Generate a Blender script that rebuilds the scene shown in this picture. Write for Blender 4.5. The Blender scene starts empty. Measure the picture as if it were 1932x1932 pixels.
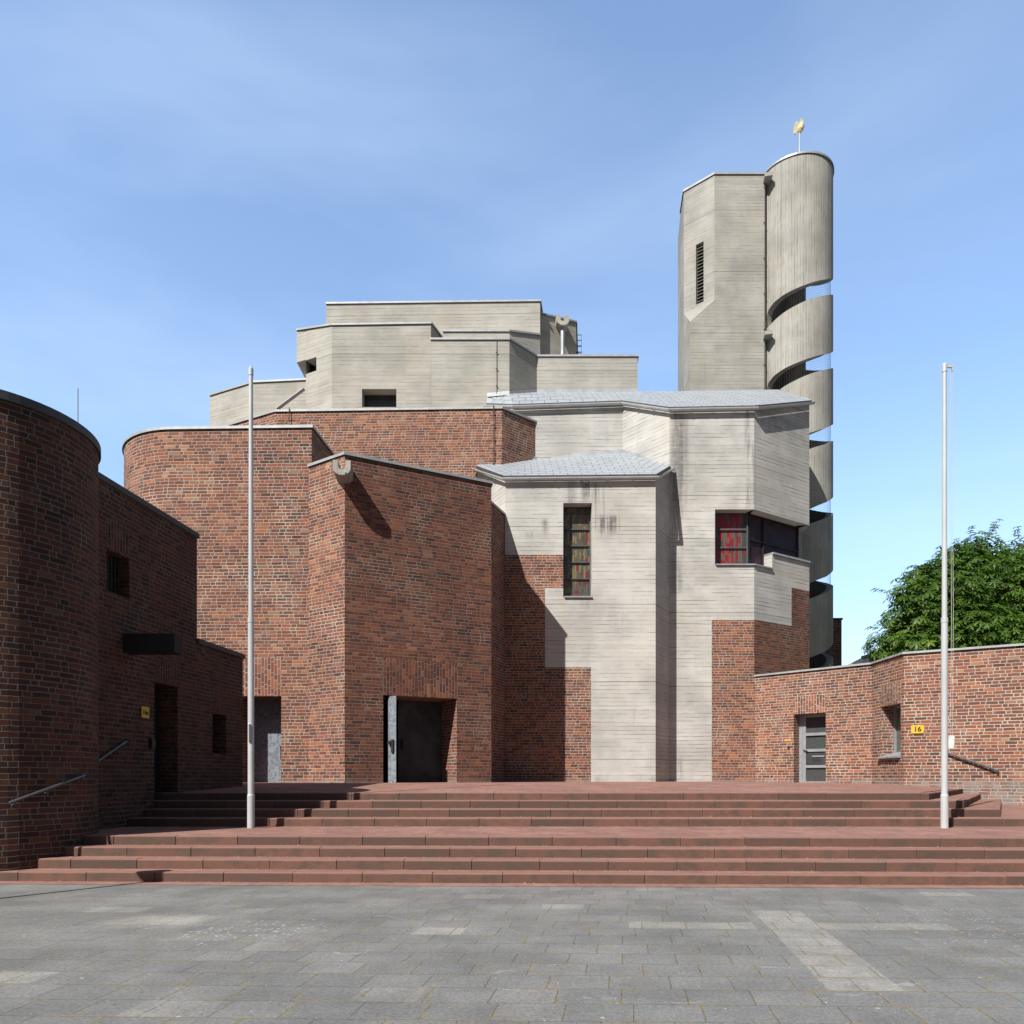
import bpy, math, random
from mathutils import Vector, noise as mnoise
random.seed(7)
S = bpy.context.scene
COL = S.collection
rad = math.radians

# ------------------------------------------------------------------ camera, light, exposure
FPX, CX, HY, EYE = 1400.0, 966.0, 1466.0, 1.536      # focal length, centre and horizon measured on the photo
cam = bpy.data.cameras.new("camera"); camo = bpy.data.objects.new("camera", cam); COL.objects.link(camo)
camo.location = (0, 0, EYE); camo.rotation_euler = (rad(90), 0, 0)
cam.sensor_width = 36; cam.lens = 36*FPX/1932; cam.shift_y = (HY-966)/1932
cam.clip_start = .05; cam.clip_end = 3000
S.camera = camo

SUN_AZ, SUN_EL = 38.2, 45.0
LDIR = Vector((math.sin(rad(SUN_AZ))*math.cos(rad(SUN_EL)), math.cos(rad(SUN_AZ))*math.cos(rad(SUN_EL)), -math.sin(rad(SUN_EL))))
sl = bpy.data.lights.new("sun", 'SUN'); slo = bpy.data.objects.new("sun", sl); COL.objects.link(slo)
sl.energy = 5.0; sl.angle = rad(.5); sl.color = (1, .955, .88)
slo.rotation_euler = LDIR.to_track_quat('-Z', 'Y').to_euler(); slo.location = (-20, -25, 40)

w = bpy.data.worlds.new("World"); S.world = w; w.use_nodes = True
wn, wl = w.node_tree.nodes, w.node_tree.links
bg = wn['Background']
sky = wn.new('ShaderNodeTexSky'); sky.sky_type = 'NISHITA'; sky.sun_disc = False
sky.sun_elevation = rad(SUN_EL); sky.sun_rotation = rad(180+SUN_AZ)
sky.altitude = 50; sky.air_density = 1.0; sky.dust_density = 1.5; sky.ozone_density = 1.35
def wm(op, a, b=None, clamp=False):
    q = wn.new('ShaderNodeMath'); q.operation = op; q.use_clamp = clamp
    for k, v in enumerate((a, b)):
        if v is None: continue
        if isinstance(v, bpy.types.NodeSocket): wl.new(v, q.inputs[k])
        else: q.inputs[k].default_value = v
    return q.outputs[0]
tc = wn.new('ShaderNodeTexCoord'); mp = wn.new('ShaderNodeMapping')
mp.inputs['Scale'].default_value = (1.0, .8, 3.4); mp.inputs['Rotation'].default_value = (0, rad(-20), rad(15)); mp.inputs['Location'].default_value = (.35, .2, .1)
nz = wn.new('ShaderNodeTexNoise'); nz.inputs['Scale'].default_value = 1.5; nz.inputs['Detail'].default_value = 5; nz.inputs['Roughness'].default_value = .5; nz.inputs['Distortion'].default_value = .3
wl.new(tc.outputs['Generated'], mp.inputs[0]); wl.new(mp.outputs[0], nz.inputs['Vector'])
sp_ = wn.new('ShaderNodeSeparateXYZ'); wl.new(tc.outputs['Generated'], sp_.inputs[0])
west = wn.new('ShaderNodeMapRange'); west.interpolation_type = 'SMOOTHSTEP'; wl.new(sp_.outputs[0], west.inputs[0])
for k, v in ((1, -.35), (2, .45), (3, 1.), (4, .45)): west.inputs[k].default_value = v
cirrus = wm('MULTIPLY', wm('MULTIPLY', wm('SUBTRACT', nz.outputs[0], .45, True), .68), west.outputs[0])
# clear air is brightest over the northern half, where the thin cirrus hangs
north = wn.new('ShaderNodeMapRange'); north.interpolation_type = 'SMOOTHSTEP'; wl.new(sp_.outputs[1], north.inputs[0])
for k, v in ((1, -.15), (2, .65), (3, .24), (4, 1.36)): north.inputs[k].default_value = v
veil = wn.new('ShaderNodeMix'); veil.data_type = 'RGBA'; wl.new(wm('MULTIPLY', cirrus, 1.0, True), veil.inputs[0])
wl.new(sky.outputs[0], veil.inputs[6]); veil.inputs[7].default_value = (4.6, 5.2, 6.0, 1)
vs_ = wn.new('ShaderNodeVectorMath'); vs_.operation = 'SCALE'; wl.new(veil.outputs[2], vs_.inputs[0]); 
low = wn.new('ShaderNodeMapRange'); low.interpolation_type = 'SMOOTHSTEP'; wl.new(sp_.outputs[2], low.inputs[0])
for k, v in ((1, .02), (2, .42), (3, .70), (4, 1.0)): low.inputs[k].default_value = v
wl.new(wm('MULTIPLY', north.outputs[0], low.outputs[0]), vs_.inputs['Scale'])
tint = wn.new('ShaderNodeVectorMath'); tint.operation = 'MULTIPLY'; tint.inputs[1].default_value = (.975, .995, .995)   # clean summer air
wl.new(vs_.outputs[0], tint.inputs[0]); wl.new(tint.outputs[0], bg.inputs[0])
bg.inputs[1].default_value = .15
S.view_settings.view_transform = 'Standard'; S.view_settings.look = 'None'
S.view_settings.exposure = 0.6; S.view_settings.gamma = 1
S.render.engine = 'CYCLES'

# ------------------------------------------------------------------ measuring helpers
def zz(y, Y): return EYE + (HY-y)*Y/FPX
def xx(x, Y): return (x-CX)*Y/FPX
def P(x, y, Y): return (xx(x, Y), Y, zz(y, Y))
def on_wall(a, b, x):
    """distance along the wall a-b and depth where the sight line through picture column x meets it"""
    k = (x-CX)/FPX; dx, dy = b[0]-a[0], b[1]-a[1]
    t = (k*a[1]-a[0])/(dx-k*dy)
    return t*math.hypot(dx, dy), a[1]+t*dy

# ------------------------------------------------------------------ material helpers
class MT:
    def __init__(s, name):
        s.mat = bpy.data.materials.new(name); s.mat.use_nodes = True
        s.N = s.mat.node_tree.nodes; s.L = s.mat.node_tree.links
        s.bsdf = s.N['Principled BSDF']; s.bsdf.inputs['Specular IOR Level'].default_value = .3
    def put(s, sock, v):
        if isinstance(v, bpy.types.NodeSocket): s.L.new(v, sock)
        elif v is not None:
            if sock.type == 'RGBA' and len(v) == 3: v = (*v, 1)
            sock.default_value = v
    def n(s, t): return s.N.new('ShaderNode'+t)
    def m(s, op, a, b=None, c=None, clamp=False):
        q = s.n('Math'); q.operation = op; q.use_clamp = clamp
        for i, v in enumerate((a, b, c)):
            if v is not None: s.put(q.inputs[i], v)
        return q.outputs[0]
    def ss(s, v, lo, hi, a=0., b=1.):
        q = s.n('MapRange'); q.interpolation_type = 'SMOOTHSTEP'
        for i, k in enumerate((v, lo, hi, a, b)): s.put(q.inputs[i], k)
        return q.outputs[0]
    def mix(s, f, a, b, mode='MIX'):
        q = s.n('Mix'); q.data_type = 'RGBA'; q.blend_type = mode
        s.put(q.inputs[0], f); s.put(q.inputs[6], a); s.put(q.inputs[7], b); return q.outputs[2]
    def comb(s, x, y, z=0.):
        q = s.n('CombineXYZ'); s.put(q.inputs[0], x); s.put(q.inputs[1], y); s.put(q.inputs[2], z); return q.outputs[0]
    def sep(s, v):
        q = s.n('SeparateXYZ'); s.put(q.inputs[0], v); return q.outputs
    def noise(s, v, sc, det=3, ro=.55, col=False):
        q = s.n('TexNoise'); s.put(q.inputs['Vector'], v); q.inputs['Scale'].default_value = sc
        q.inputs['Detail'].default_value = det; q.inputs['Roughness'].default_value = ro
        return q.outputs[1 if col else 0]
    def white(s, v):
        q = s.n('TexWhiteNoise'); q.noise_dimensions = '3D'; s.put(q.inputs['Vector'], v); return q.outputs[0]
    def vor(s, v, sc, feat='F1', out=0, rnd=1.):
        q = s.n('TexVoronoi'); q.feature = feat; s.put(q.inputs['Vector'], v); q.inputs['Scale'].default_value = sc
        q.inputs['Randomness'].default_value = rnd; return q.outputs[out]
    def ramp(s, f, stops, const=False):
        q = s.n('ValToRGB'); r = q.color_ramp
        if const: r.interpolation = 'CONSTANT'
        while len(r.elements) < len(stops): r.elements.new(.5)
        for e, (p, c) in zip(r.elements, stops): e.position = p; e.color = (*c, 1) if len(c) == 3 else c
        s.put(q.inputs[0], f); return q.outputs[0]
    def uv(s): return s.n('UVMap').outputs[0]
    def pos(s): return s.n('NewGeometry').outputs['Position']
    def attr(s, name):
        q = s.n('Attribute'); q.attribute_name = name; return q.outputs['Fac']
    def bump(s, h, dist, strength=1.):
        q = s.n('Bump'); q.inputs['Strength'].default_value = strength; q.inputs['Distance'].default_value = dist
        s.put(q.inputs['Height'], h); s.L.new(q.outputs[0], s.bsdf.inputs['Normal'])
    def out(s, col, rough=.8, metal=0., spec=None):
        s.put(s.bsdf.inputs['Base Color'], col); s.put(s.bsdf.inputs['Roughness'], rough); s.put(s.bsdf.inputs['Metallic'], metal)
        if spec is not None: s.bsdf.inputs['Specular IOR Level'].default_value = spec
        return s.mat

def brick_mat(name, swap=False, relief=.009, dim=1., damp=True, jt=.0066, mk=1.04, tint_=.97, salt=.24):
    m = MT(name); uv = m.uv(); u, v, _ = m.sep(uv)
    if swap: u, v = v, u
    base = m.comb(u, v)
    wob = m.noise(base, 7, 2); wob2 = m.noise(m.comb(v, u, 3.), 9, 2)
    v = m.m('ADD', v, m.m('MULTIPLY', m.m('SUBTRACT', wob, .5), .026))
    u = m.m('ADD', u, m.m('MULTIPLY', m.m('SUBTRACT', wob2, .5), .03))
    h, W = .0885, .41
    rv = m.m('DIVIDE', v, h); row = m.m('FLOOR', rv); fv = m.m('FRACT', rv)
    off = m.white(m.comb(row, 5.5))
    uu = m.m('ADD', m.m('DIVIDE', u, W), m.m('MULTIPLY', off, 7.)); c = m.m('FLOOR', uu); f = m.m('FRACT', uu)
    split = m.m('ADD', .60, m.m('MULTIPLY', m.white(m.comb(c, row, 9.)), .14))
    hd = m.m('GREATER_THAN', f, split)
    du = m.m('MULTIPLY', m.m('MINIMUM', m.m('MINIMUM', f, m.m('SUBTRACT', 1., f)), m.m('ABSOLUTE', m.m('SUBTRACT', f, split))), W)
    dv = m.m('MULTIPLY', m.m('MINIMUM', fv, m.m('SUBTRACT', 1., fv)), h)
    d = m.m('MINIMUM', du, dv)
    smear = m.noise(base, .8, 4)                                    # where mortar was smeared over the bricks
    thr = m.m('ADD', jt, m.m('MULTIPLY', m.ss(smear, .48, .72), .007))
    fine = m.noise(base, 55, 3, .65)
    dj = m.m('ADD', d, m.m('MULTIPLY', m.m('SUBTRACT', fine, .5), .007))
    brick = m.ss(dj, m.m('SUBTRACT', thr, .003), m.m('ADD', thr, .004))
    cell = m.comb(c, row, hd)
    r1 = m.white(cell); r2 = m.white(m.comb(row, hd, c))
    zone = m.noise(base, .33, 3)
    rr = m.m('ADD', m.m('MULTIPLY', r1, .86), m.m('MULTIPLY', m.m('SUBTRACT', zone, .44), .85))
    col = m.ramp(rr, [(0., (.066, .030, .025)), (.12, (.108, .042, .032)), (.34, (.150, .052, .036)), (.58, (.192, .063, .039)),
                      (.80, (.242, .082, .046)), (.93, (.300, .106, .050)), (1., (.33, .16, .10))])
    col = m.mix(m.m('MULTIPLY', m.m('GREATER_THAN', r2, .986), .32), col, (.42, .29, .20))
    col = m.mix(m.m('MULTIPLY', m.m('LESS_THAN', r2, .02), .5), col, (.05, .04, .045))
    grain = m.ss(fine, .3, .75, .74, 1.24)
    col = m.mix(1., col, m.comb(grain, grain, grain), 'MULTIPLY')
    wash = m.m('MULTIPLY', m.ss(m.noise(m.comb(u, v, 20.), 1.6, 6, .65), .50, .76), salt)
    col = m.mix(wash, col, (.31, .215, .18))
    mort = m.mix(m.noise(base, 3, 3), (.22*mk, .18*mk, .15*mk), (.40*mk, .345*mk, .295*mk))
    col = m.mix(brick, mort, col)
    foot = m.ss(m.sep(m.pos())[2], 1.36, 1.52, 0., 1.)               # damp grey bloom on the lowest courses
    fm = m.m('MULTIPLY', m.m('SUBTRACT', 1., foot), m.ss(m.noise(base, 2.4, 4), .35, .6, .15, .6))
    if damp and not swap: col = m.mix(fm, col, (.20, .185, .18))
    hgt = m.m('ADD', m.m('MULTIPLY', brick, m.m('ADD', .5, m.m('MULTIPLY', r2, .55))), m.m('MULTIPLY', fine, .16))
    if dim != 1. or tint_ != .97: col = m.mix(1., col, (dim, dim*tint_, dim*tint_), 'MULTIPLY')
    m.bump(hgt, relief)
    return m.out(col, .88)

def concrete_mat(name, base_col, vert=False, lines=.8, stain=.5, bh=.132, runs=()):
    m = MT(name); uv = m.uv(); u, v, _ = m.sep(uv)
    if vert: u, v = v, u
    b0 = m.comb(u, v)
    v2 = m.m('ADD', v, m.m('MULTIPLY', m.m('SUBTRACT', m.noise(b0, 1.1, 2), .5), .035))
    v2 = m.m('ADD', v2, m.m('MULTIPLY', m.m('SUBTRACT', m.noise(b0, 16, 3), .5), .016))
    rv = m.m('DIVIDE', v2, bh); row = m.m('FLOOR', rv); fv = m.m('FRACT', rv)
    dv = m.m('MULTIPLY', m.m('MINIMUM', fv, m.m('SUBTRACT', 1., fv)), bh)
    edge = m.m('FLOOR', m.m('ADD', rv, .5))
    broken = m.noise(m.comb(m.m('MULTIPLY', u, .8), m.m('MULTIPLY', edge, 3.7)), 1., 4, .7)
    amt = m.ss(broken, .36, .64)
    wid = m.m('ADD', .005, m.m('MULTIPLY', amt, .013))
    line = m.m('MULTIPLY', m.m('SUBTRACT', 1., m.ss(dv, 0., wid)), m.m('MULTIPLY', amt, lines))
    tone = m.m('ADD', .93, m.m('MULTIPLY', m.white(m.comb(row, m.m('FLOOR', m.m('MULTIPLY', u, .25)), 2.)), .12))
    blot = m.ss(m.noise(b0, .55, 5, .62), .28, .72, .74, 1.12)
    grain = m.ss(m.noise(b0, 70, 3, .7), .25, .75, .88, 1.10)
    k = m.m('MULTIPLY', m.m('MULTIPLY', tone, blot), grain)
    col = m.mix(1., base_col, m.comb(k, k, k), 'MULTIPLY')
    warmf = m.m('MULTIPLY', m.ss(m.noise(m.comb(u, v, 8.), .7, 4), .45, .7), .40)
    col = m.mix(warmf, col, (base_col[0]*1.04, base_col[1]*.96, base_col[2]*.86))
    pa, pb = (u, v) if not vert else (v, u)
    streak = m.noise(m.comb(m.m('MULTIPLY', pa, 3.2), m.m('MULTIPLY', pb, .16), 4.), 1., 5, .7)
    st = m.m('MULTIPLY', m.ss(streak, .57, .80), m.m('MULTIPLY', m.ss(m.noise(m.comb(pa, pb, 31.), .35, 2), .42, .66), stain))
    col = m.mix(st, col, (.085, .08, .078))
    big = m.m('MULTIPLY', m.ss(m.noise(m.comb(pa, m.m('MULTIPLY', pb, .6), 17.), .42, 6, .68), .50, .72), .45*stain)
    col = m.mix(big, col, (base_col[0]*.55, base_col[1]*.55, base_col[2]*.56))
    for (x0, x1, z0, z1, k, fx) in runs:                              # soot runs of their own place and shape
        wx = m.m('MULTIPLY', m.ss(pa, x0-.06, x0+.12), m.m('SUBTRACT', 1., m.ss(pa, x1-.12, x1+.06)))
        wz = m.m('MULTIPLY', m.ss(pb, z0-.15, z0+.35), m.m('SUBTRACT', 1., m.ss(pb, z1-.15, z1+.1)))
        sn = m.ss(m.noise(m.comb(m.m('MULTIPLY', pa, fx), m.m('MULTIPLY', pb, .35), x0), 1., 5, .7), .38, .62)
        gr = m.ss(m.noise(m.comb(pa, m.m('MULTIPLY', pb, 3.), 5.), 4., 4, .7), .3, .6, .55, 1.)
        col = m.mix(m.m('MULTIPLY', m.m('MULTIPLY', m.m('MULTIPLY', wx, wz), m.m('MULTIPLY', sn, gr)), k), col, (.055, .05, .055))
    patch = m.m('MULTIPLY', m.ss(m.noise(m.comb(u, m.m('MULTIPLY', v, 2.), 12.), 2.6, 5, .7), .64, .76), .42*stain)
    col = m.mix(patch, col, (.12, .115, .105))
    jv = m.m('FRACT', m.m('DIVIDE', m.m('ADD', v2, .4), bh*19.)); jl = m.m('MULTIPLY', m.m('SUBTRACT', 1., m.ss(m.m('MULTIPLY', m.m('MINIMUM', jv, m.m('SUBTRACT', 1., jv)), bh*19.), .004, .022)), .5)
    col = m.mix(jl, col, (.10, .092, .082))                              # pour joints
    col = m.mix(line, col, (.075, .068, .060))
    pore = m.m('MULTIPLY', m.m('LESS_THAN', m.vor(b0, 5.), .055), .55)
    col = m.mix(pore, col, (.08, .075, .07))
    hgt = m.m('ADD', m.m('SUBTRACT', m.m('MULTIPLY', m.white(m.comb(row, 3.3)), .35), m.m('MULTIPLY', line, 1.1)), m.m('MULTIPLY', m.noise(b0, 26, 4, .7), .22))
    m.bump(hgt, .010, .8)
    return m.out(col, .86)

def plain(name, col, rough=.6, metal=0., var=.12, sc=6., bump=0.):
    m = MT(name); p = m.n('TexCoord').outputs['Object']
    k = m.ss(m.noise(p, sc, 5, .6), .25, .75, 1-var, 1+var)
    c = m.mix(1., col, m.comb(k, k, k), 'MULTIPLY')
    if bump: m.bump(m.noise(p, sc*6, 4), bump)
    return m.out(c, rough, metal)

BRICK = brick_mat('red_brick', salt=.38, dim=1.02, tint_=1.07); SOLD = brick_mat('soldier_brick', True)
BRICKR = brick_mat('rough_shaded_brick', False, .022, .74, True, .0048, .86, 1.04, .22)  # grazing self-shadow of the rough bricks is dimmed into the colour
SOLDR = brick_mat('rough_shaded_soldier', True, .022, .72, True, .0050, .84, 1.02, .2)  # same grazing shade put into the soldier course colour
BRICKW = brick_mat('wing_brick', False, .009, 1.04, True, .0082, 1.12, 1.09, .42); SOLDW = brick_mat('wing_soldier_brick', True, .009, 1.04, True, .0082, 1.12, 1.09, .42)
BRICKH = brick_mat('shaded_house_brick', False, .012, .37, False, tint_=1.05); SOLDH = brick_mat('shaded_house_soldier', True, .012, .37, False, tint_=1.05)  # the church brick, dimmed: the house's shade is put into its colour
CONC = concrete_mat('board_concrete', (.448, .442, .424), lines=.65)
CONCU = concrete_mat('upper_board_concrete', (.374, .364, .334), lines=.55, stain=.5)
CONCT = concrete_mat('tower_board_concrete', (.325, .318, .296), lines=.55, stain=.9)
CONCV = concrete_mat('vertical_board_concrete', (.335, .328, .306), True, lines=.65, stain=1., bh=.11)
DARKC = plain('dark_concrete', (.20, .19, .17), .9, var=.25)
BEAM = plain('blackened_timber', (.018, .017, .018), .8)
ZINC = plain('zinc_sheet', (.30, .32, .345), .45, .3, .16, 3.)
GUT = plain('gutter_zinc', (.46, .475, .49), .45, .25, .12, 3.)
COPE = plain('coping_sheet', (.33, .345, .36), .5, .25, .14, 4.)
LEAD = plain('dark_drip_edge', (.05, .052, .056), .6)
STEEL = plain('weathered_steel_door', (.19, .215, .25), .5, .15, .4, 14., .004)
DSTEEL = plain('dark_steel_door', (.045, .047, .054), .55, .2, .4, 3.)
DARK = plain('dark_paint', (.02, .02, .022), .5)
ALU = plain('aluminium_frame', (.30, .32, .34), .45, .35)
POLE = plain('white_pole_paint', (.44, .455, .47), .38, .1, .07, 2.)
ROPE = plain('rope', (.45, .43, .40), .9)
RAIL = plain('steel_rail', (.12, .125, .135), .4, .6)
DFRAME = plain('dark_window_frame', (.085, .088, .092), .5, .2)
WIRE = plain('cable', (.07, .06, .055), .7)
GOLD = plain('gilt_metal', (.72, .62, .38), .4, .4)
YEL = plain('yellow_enamel', (.56, .37, .04), .4, 0, .06)
INK = plain('black_lettering', (.012, .012, .012), .5)
WHITE = plain('white_plastic', (.6, .62, .62), .5)
TOWERDK = plain('dark_wire', (.16, .17, .18), .6)
BARK = plain('bark', (.09, .07, .05), .95, 0, .3, 8., .02)

def zinc_tiles():
    m = MT('zinc_shingles'); uv = m.uv()
    q = m.n('TexBrick'); m.put(q.inputs['Vector'], uv); q.inputs['Scale'].default_value = 1.; q.inputs['Brick Width'].default_value = .46
    q.inputs['Row Height'].default_value = .27; q.inputs['Mortar Size'].default_value = .016; q.inputs['Mortar Smooth'].default_value = .4
    q.inputs['Color1'].default_value = (.305, .335, .372, 1); q.inputs['Color2'].default_value = (.330, .360, .395, 1); q.inputs['Mortar'].default_value = (.17, .195, .225, 1)
    n = m.ss(m.noise(uv, 1.5, 4), .3, .7, .92, 1.06)
    c = m.mix(1., q.outputs[0], m.comb(n, n, n), 'MULTIPLY')
    _, v, _ = m.sep(uv)
    saw = m.m('FRACT', m.m('DIVIDE', v, .27))
    m.bump(m.m('ADD', m.m('MULTIPLY', q.outputs[1], -.8), m.m('MULTIPLY', saw, -.6)), .014)
    return m.out(c, .5, .15)
TILES = zinc_tiles()

def glass_mat(name, red):
    """stained glass seen from outside: leaded upright bands and blocks"""
    m = MT(name); uv = m.uv(); u, v, _ = m.sep(uv)
    wig = m.m('MULTIPLY', m.m('SUBTRACT', m.noise(m.comb(m.m('MULTIPLY', u, 2.), m.m('MULTIPLY', v, 3.)), 1.6, 1), .5), .09)
    cu = m.m('FLOOR', m.m('DIVIDE', m.m('ADD', u, wig), .075)); cv = m.m('FLOOR', m.m('ADD', m.m('DIVIDE', v, .22), m.m('MULTIPLY', m.white(m.comb(cu, 7.)), .9)))
    r = m.white(m.comb(cu, cv, 1.)); r2 = m.white(m.comb(cu, 4., 2.))
    rr = m.m('ADD', m.m('MULTIPLY', r, .45), m.m('MULTIPLY', r2, .55))
    if red:
        c = m.ramp(rr, [(0, (.05, .05, .05)), (.36, (.05, .05, .05)), (.42, (0.211, 0.012, 0.022)), (.62, (0.273, 0.019, 0.031)), (.68, (0.105, 0.081, 0.056)), (.8, (.09, .085, .075))], True)
    else:
        c = m.ramp(rr, [(0, (.05, .05, .042)), (.34, (0.062, 0.059, 0.046)), (.44, (0.161, 0.130, 0.068)), (.60, (0.093, 0.081, 0.056)), (.72, (.075, .075, .065)), (.82, (0.174, 0.019, 0.025))], True)
    e = m.m('FRACT', m.m('DIVIDE', m.m('ADD', u, wig), .075))
    lead = m.m('SUBTRACT', 1., m.ss(m.m('MINIMUM', e, m.m('SUBTRACT', 1., e)), .04, .12))
    c = m.mix(m.m('MULTIPLY', lead, .75), c, (.03, .03, .03))
    m.bump(m.noise(uv, 30, 2), .002)
    return m.out(c, .3, 0, .4)
GRED, GOCH = glass_mat('red_stained_glass', True), glass_mat('ochre_stained_glass', False)
GDARK = plain('dark_glass', (.03, .033, .038), .12, 0, .2)
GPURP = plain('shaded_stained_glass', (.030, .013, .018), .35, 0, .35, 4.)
GRIB = plain('ribbed_glass', (.055, .06, .062), .22, 0, .3, 30., .004)
GCLEAR = plain('window_glass', (.10, .10, .09), .12, 0, .2)

def stair_block_mat():
    m = MT('brown_red_stair_stone'); p = m.pos(); r = m.attr('rnd')
    n = m.noise(p, 3.5, 5, .65); g = m.noise(p, 120, 2, .6)
    c = m.mix(r, (.088, .050, .040), (.150, .075, .056))
    c = m.mix(m.ss(n, .40, .68, 0., .8), c, (.072, .054, .041))
    k = m.ss(g, .25, .75, .78, 1.2); c = m.mix(1., c, m.comb(k, k, k), 'MULTIPLY')
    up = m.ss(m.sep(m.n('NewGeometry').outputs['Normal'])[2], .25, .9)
    c = m.mix(m.m('MULTIPLY', up, .8), c, (.235, .122, .100))       # tops mixed paler, the risers keep their dirt and weaker light in the colour
    wear = m.m('MULTIPLY', m.ss(m.noise(p, 22, 4, .7), .60, .74), m.m('ADD', .10, m.m('MULTIPLY', up, .3)))
    c = m.mix(wear, c, (.36, .24, .2))
    m.bump(m.noise(p, 60, 4), .004)
    return m.out(c, .85)
BLOCK = stair_block_mat()

def red_paver_mat():
    m = MT('red_clay_pavers'); p = m.pos(); x, y, _ = m.sep(p)
    q = m.n('TexBrick'); m.put(q.inputs['Vector'], m.comb(y, x)); q.inputs['Scale'].default_value = 1.
    q.inputs['Brick Width'].default_value = .21; q.inputs['Row Height'].default_value = .105; q.inputs['Mortar Size'].default_value = .004
    q.inputs['Color1'].default_value = (.218, .112, .092, 1); q.inputs['Color2'].default_value = (.265, .142, .118, 1); q.inputs['Mortar'].default_value = (.27, .17, .12, 1)
    n = m.ss(m.noise(p, 1.3, 5), .3, .7, .82, 1.12)
    c = m.mix(1., q.outputs[0], m.comb(n, n, n), 'MULTIPLY')
    c = m.mix(m.m('MULTIPLY', m.ss(m.noise(p, 2.2, 6, .7), .52, .7), .45), c, (.15, .095, .08))
    c = m.mix(m.m('MULTIPLY', m.ss(m.noise(p, 38, 3, .7), .66, .78), .6), c, (.46, .36, .24))
    m.bump(m.m('ADD', m.m('MULTIPLY', q.outputs[1], -1.), m.noise(p, 50, 3)), .003)
    return m.out(c, .9)
PAVER = red_paver_mat()

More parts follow.
